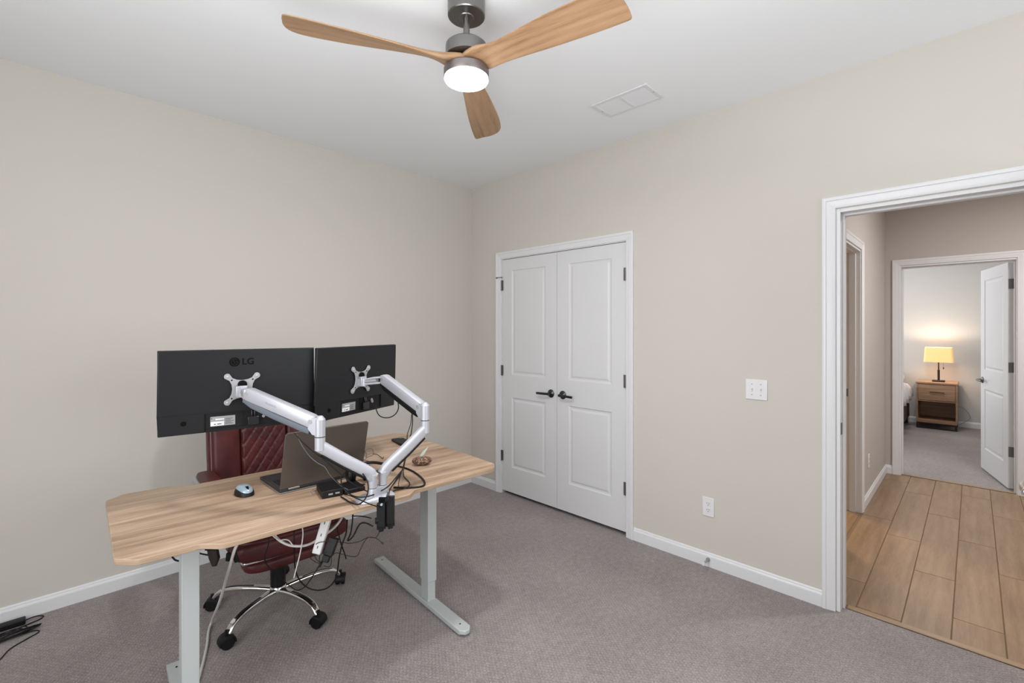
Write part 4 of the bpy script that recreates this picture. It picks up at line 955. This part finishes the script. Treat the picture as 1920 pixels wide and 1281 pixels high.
cable('thin white cable looping beside the sagging white one', [A(508, 1000, 1.79), A(514, 1007, 1.79), A(524, 1013, 1.79), A(534, 1012, 1.79), A(542, 1014, 1.79), A(549, 1023, 1.79)], .0022, M['cordw'])
cable('thin white cable hanging straight below the desk centre', [A(566, 985, 1.79), A(568, 1000, 1.79), A(566, 1020, 1.79), A(561, 1045, 1.79), A(555, 1068, 1.79), A(551, 1084, 1.79)], .0022, M['cordw'])
cable('black cable running from the desk down to the front chair leg', [A(505, 1000, 1.83), A(503, 1022, 1.84), A(497, 1042, 1.86), A(499, 1057, 1.90), A(512, 1071, 1.97), A(530, 1088, 2.03), A(545, 1100, 2.05), A(556, 1107, 2.05), A(570, 1102, 2.03), A(582, 1087, 2.0), A(594, 1068, 1.93), A(602, 1055, 1.85), A(607, 1050, 1.79)], .0022)
cable('thick black cable sagging low behind the chair base', [A(551, 990, 1.95), A(552, 1030, 1.95), A(553, 1062, 2.0), A(560, 1085, 2.05), A(575, 1101, 2.08), A(595, 1107, 2.10), A(615, 1102, 2.12), A(629, 1086, 2.12), A(633, 1068, 2.10), A(636, 1045, 2.05), A(642, 1020, 2.0), A(649, 1000, 1.95), A(651, 975, 1.92)], .0030)
cable('black cable with free end hanging behind the power strip', [A(629, 975, 1.90), A(633, 995, 1.92), A(639, 1018, 1.95), A(645, 1035, 1.97), A(649, 1048, 1.98)], .0028)
cable('black cable arching from under the desk to the clamp knob', [A(662, 958, 1.84), A(661, 975, 1.84), A(658, 998, 1.84), A(652, 1014, 1.84), A(662, 1006, 1.83), A(669, 992, 1.80), A(676, 982, 1.78), A(686, 981, 1.76), A(699, 987, 1.735)], .0028)
cable('short black cable running level from desk edge towards the clamp', [A(660, 968, 1.84), A(675, 968, 1.82), A(688, 970, 1.80), A(696, 972, 1.78)], .0022)
cable('thin black wire branching below the clamp with a looped end', [A(712, 996, 1.72), A(709, 1003, 1.73), A(705, 1009, 1.74), A(711, 1013, 1.735), A(715, 1017, 1.73), A(719, 1018, 1.73), A(718, 1021, 1.73), A(715, 1018, 1.73)], .0012)
cable('thin black wire strung left from the clamp to the adapter', [A(705, 1009, 1.74), A(690, 1008, 1.75), A(675, 1015, 1.76), A(655, 1019, 1.77), A(640, 1017, 1.78), A(615, 1016, 1.775), A(600, 1017, 1.77), A(592, 1021, 1.77)], .0013)
cable('thin black wire sagging from the clamp wire to the adapter end', [A(690, 1007.5, 1.745), A(682, 1018, 1.75), A(675, 1032, 1.76), A(669, 1043, 1.77), A(655, 1043, 1.78), A(640, 1039, 1.79), A(630, 1037, 1.79), A(622, 1043, 1.79), A(621, 1056, 1.79), A(617, 1063, 1.79), A(607, 1061, 1.78)], .0012)
cable('thin black wires tangled in loops left of the adapter', [A(610, 1036, 1.76), A(601, 1040, 1.76), A(599, 1052, 1.76), A(603, 1058, 1.76), A(590, 1053, 1.76), A(582, 1046, 1.76), A(587, 1039, 1.76), A(594, 1050, 1.76), A(602, 1058, 1.765), A(594, 1068, 1.80), A(586, 1080, 1.90)], .0013)
cable('black cable looped behind the left desk column', [A(322, 1043, 1.86), A(330, 1051, 1.85), A(345, 1050, 1.90), A(362, 1033, 2.08), A(375, 1038, 2.05), A(390, 1041, 2.03)], .0035)
hb = A(397, 1030, 2.03)
hol = thing('cable_sleeve', 'tapered dark vinyl sleeve hanging under the desk beside the left leg', 'sleeve', (hb.x, hb.y, 0), AF - PI / 2)
m = MB(); secs = []
for (z_, w_, t_) in ((.745, .036, .020), (.62, .040, .024), (.54, .041, .026), (.49, .041, .026), (.462, .020, .016)):
    secs.append([(x + (0.012 if z_ < .5 else 0) * 1.0, y, z_) for x, y in rrect(w_, t_, .008, 3)])
vs = [p for s_ in secs for p in s_]; n_ = len(secs[0]); fs = [(i * n_ + k, i * n_ + (k + 1) % n_, (i + 1) * n_ + (k + 1) % n_, (i + 1) * n_ + k) for i in range(len(secs) - 1) for k in range(n_)]
fs += [tuple(range(n_ - 1, -1, -1)), tuple((len(secs) - 1) * n_ + k for k in range(n_))]
hz_ = 1.435 - (1061 - 616) / 876 * 2.03; k0 = .462
m.add([(x, y, UD - (UD - hz_) * (.745 - z_) / (.745 - k0)) for x, y, z_ in vs], fs); build('sleeve_body', m, M['holster'], hol, smooth_=True)
build('sleeve_band', MB().box((-.022, -.0145, .475), (.022, .0145, .485)), M['black'], hol, bev=.002)
for (px, py, ln, rot, lab) in ((429, 1037, .032, .08, 'small black plug hanging left of the white cord under the desk'), (439, 1038, .036, -.35, 'small black plug hanging right of the white cord under the desk')):
    p_ = A(px, py, 1.86); o = thing('plug', lab, 'plug', p_, AF - PI / 2)
    build('body', MB().box((-.008, -.006, -ln), (.008, .006, 0), Matrix.Rotation(rot, 4, 'Y')), M['black'], o, bev=.002)
    build('wire', MB().tube([(0, 0, 0), (.001, 0, .015), (-.002 * 0, 0, UD - p_.z)], .0016, 7), M['black'], o, smooth_=True)
# ------------------------------------------------------------------ adapter on the floor, far left
fa = G(-12, 1180, 0); fb_ = G(53, 1163, 0)
fl = thing('floor_adapter', 'long black power bar on the carpet against the baseboard, far left', 'power adapter', (-.16, 3.285, 0))
build('body', MB().box((-.12, -.022, .002), (.115, .020, .028)), M['black'], fl, bev=.004)
build('cord', MB().tube([(.112, -.004, .015), (.15, .012, .012), (.175, .004, .006), (.165, -.016, .004), (.13, -.03, .004), (.085, -.045, .004), (.06, -.07, .004)], .0028, 8), M['black'], fl, smooth_=True)
rnd = random.Random(3); pts_ = []
for k in range(26):
    a = k * 1.9 + rnd.random(); rx, ry = .07 + .035 * rnd.random(), .022 + .014 * rnd.random()
    pts_.append((-.09 + rx * math.cos(a), 3.175 + ry * math.sin(a) + .25 * rx * math.cos(a) * .3, .006 + .016 * rnd.random()))
pts_ += [(-.02, 3.16, .006), (.0, 3.135, .004), (-.03, 3.11, .004), (-.09, 3.06, .004), (-.12, 2.99, .004), (-.17, 2.93, .004)]
cable('tangled black cord bundle on the carpet beside the floor power bar', pts_, .0026, name='cable_bundle', sub=4)
# ------------------------------------------------------------------ bedroom furniture
ns = thing('nightstand', 'walnut-brown nightstand with one drawer and open shelf on dark metal feet', 'nightstand', (9.17, .368, 0))
x0, x1, y0, y1 = -.23, .23, -.212, .222
build('top', MB().box((x0 - .004, y0 - .006, .640), (x1, y1 + .006, .664)), M['stand'], ns, bev=.002)
for y in (y0, y1 - .018): build('side_panel', MB().box((x0, y, .088), (x1, y + .018, .640)), M['stand'], ns, bev=.001)
build('bottom_shelf', MB().box((x0, y0 + .018, .088), (x1, y1 - .018, .125)), M['stand'], ns, bev=.001)
build('back_panel', MB().box((x1 - .010, y0 + .018, .125), (x1, y1 - .018, .640)), M['stand'], ns)
build('divider', MB().box((x0 + .004, y0 + .018, .392), (x1 - .010, y1 - .018, .408)), M['stand'], ns)
dw = build('drawer', MB().box((x0 - .001, y0 + .021, .412), (x0 + .018, y1 - .021, .632)), M['stand'], ns, bev=.0015)
build('pull', MB().box((x0 - .022, -.075, .524), (x0 - .014, .075, .533)).box((x0 - .014, -.070, .525), (x0 - .001, -.062, .532)).box((x0 - .014, .062, .525), (x0 - .001, .070, .532)), M['bronze'], dw)
for xa in (x0 + .002, x1 - .027):
    build('foot_frame', MB().box((xa, y0 + .002, 0), (xa + .025, y0 + .027, .087)).box((xa, y1 - .027, 0), (xa + .025, y1 - .002, .087)).box((xa, y0 + .027, 0), (xa + .025, y1 - .027, .014)).box((xa, y0 + .027, .073), (xa + .025, y1 - .027, .087)), M['bronze'], ns)
lp = thing('table_lamp', 'small lit table lamp with warm rectangular shade on the nightstand', 'lamp', (9.15, .358, .664))
build('base', MB().box((-.065, -.068, .001), (.065, .068, .022)), M['bronze'], lp, bev=.003)
build('pole', MB().cyl((0, 0, .022), (0, 0, .165), .013, 16).cyl((0, 0, .165), (0, 0, .42), .008, 16).cyl((0, 0, .160), (0, 0, .170), .016, 16), M['bronze'], lp, smooth_=True)
s_ = MB(); vs = []
for z_, k_ in ((.285, 1.0), (.497, .91)):
    vs += [(x * k_, y * k_, z_) for x, y in rrect(.20, .318, .02, 3)]
n_ = 16; vi = [(x * .985, y * .985, z) for x, y, z in vs]
allv = vs + vi; fs = [(k, (k + 1) % n_, n_ + (k + 1) % n_, n_ + k) for k in range(n_)] + [(2 * n_ + k, 3 * n_ + k, 3 * n_ + (k + 1) % n_, 2 * n_ + (k + 1) % n_) for k in range(n_)]
fs += [(k, 2 * n_ + k, 2 * n_ + (k + 1) % n_, (k + 1) % n_) for k in range(n_)] + [(n_ + k, n_ + (k + 1) % n_, 3 * n_ + (k + 1) % n_, 3 * n_ + k) for k in range(n_)]
build('shade', s_.add(allv, fs), M['shade'], lp)
build('pull_chain', MB().cyl((-.02, -.052, .20), (-.02, -.052, .30), .0015, 6).cyl((-.02, -.052, .185), (-.02, -.052, .212), .006, 8), M['bronze'], lp)
bulb = bpy.data.lights.new('bulb', 'POINT'); bulb.energy = 7.5; bulb.color = (1, .92, .80); bulb.shadow_soft_size = .03
bo = bpy.data.objects.new('lamp_bulb_light', bulb); bo.location = (9.15, .358, .664 + .43); COL.objects.link(bo)
cable('grey lamp cord curving on the wall beside the nightstand', [(9.405, .15, .30), (9.41, .09, .27), (9.42, .04, .19), (9.415, .04, .13), (9.40, .10, .07), (9.39, .17, .02)], .003, M['sticker'])
bed = thing('bed', 'bed with white duvet and dark base at the left of the bedroom doorway', 'bed', (8.35, 1.45, 0))
build('base', MB().box((-1.0, -.755, .10), (1.0, .75, .36)), M['bedbase'], bed, bev=.01)
build_each('leg', MB().box((.9, -.74, 0), (.97, -.68, .10)).box((-.97, -.74, 0), (-.9, -.68, .10)).box((.9, .68, 0), (.97, .74, .10)).box((-.97, .68, 0), (-.9, .74, .10)), M['bronze'], bed)
build('mattress', MB().ellipsoid((0, 0, .47), (1.0, .755, .12), 40, 16, .3), M['linen'], bed, smooth_=True)
dv_ = MB(); dvv = []; dff = []; NXd, NYd = 40, 44
prof = []
for j in range(NYd + 1):
    t = -1 + 2 * j / NYd; w_ = .80
    if abs(t) < .8: y = t / .8 * (w_ - .06); z = .64
    else: k = (abs(t) - .8) / .2; y = math.copysign(w_ - .06 + .075 * math.sin(k * PI / 2), t); z = .64 - .20 * k ** 1.4 - .0
    prof.append((y, z))
for i in range(NXd + 1):
    x = -1.02 + 1.62 * i / NXd
    for j, (y, z) in enumerate(prof):
        wv_ = .014 * math.sin(x * 13 + j) + .012 * math.sin(x * 31 + 2 * j * .4) ; dvv.append((x, y + (.02 * math.sin(x * 17) if abs(y) > .74 else 0), z + wv_))
for i in range(NXd):
    for j in range(NYd): dff.append((i * (NYd + 1) + j, (i + 1) * (NYd + 1) + j, (i + 1) * (NYd + 1) + j + 1, i * (NYd + 1) + j + 1))
dv_.add(dvv, dff); do = build('duvet', dv_, M['linen'], bed, smooth_=True); do.data.set_sharp_from_angle(angle=PI)
sm = do.modifiers.new('thick', 'SOLIDIFY'); sm.thickness = .03
for y in (-.38, .38):
    pw_ = thing('pillow', 'white pillow at the head of the bed, ' + ('right' if y < 0 else 'left') + ' one', 'pillow', (9.19, 1.45 + y, .60)); build('cover', MB().ellipsoid((0, 0, .09), (.17, .33, .085), 28, 14, .6), M['linen'], pw_, smooth_=True)
# added hall ceiling fixture, out of view, to house the hall fill light
hlp = thing('hall_fill_fixture', 'added unseen round fixture for the fill light in the hallway', 'ceiling light', (4.4, -.75, H))
build('trim_ring', MB().lathe([(.16, 0), (.16, -.03), (.15, -.04)], 32), M['trim'], hlp, smooth_=True)
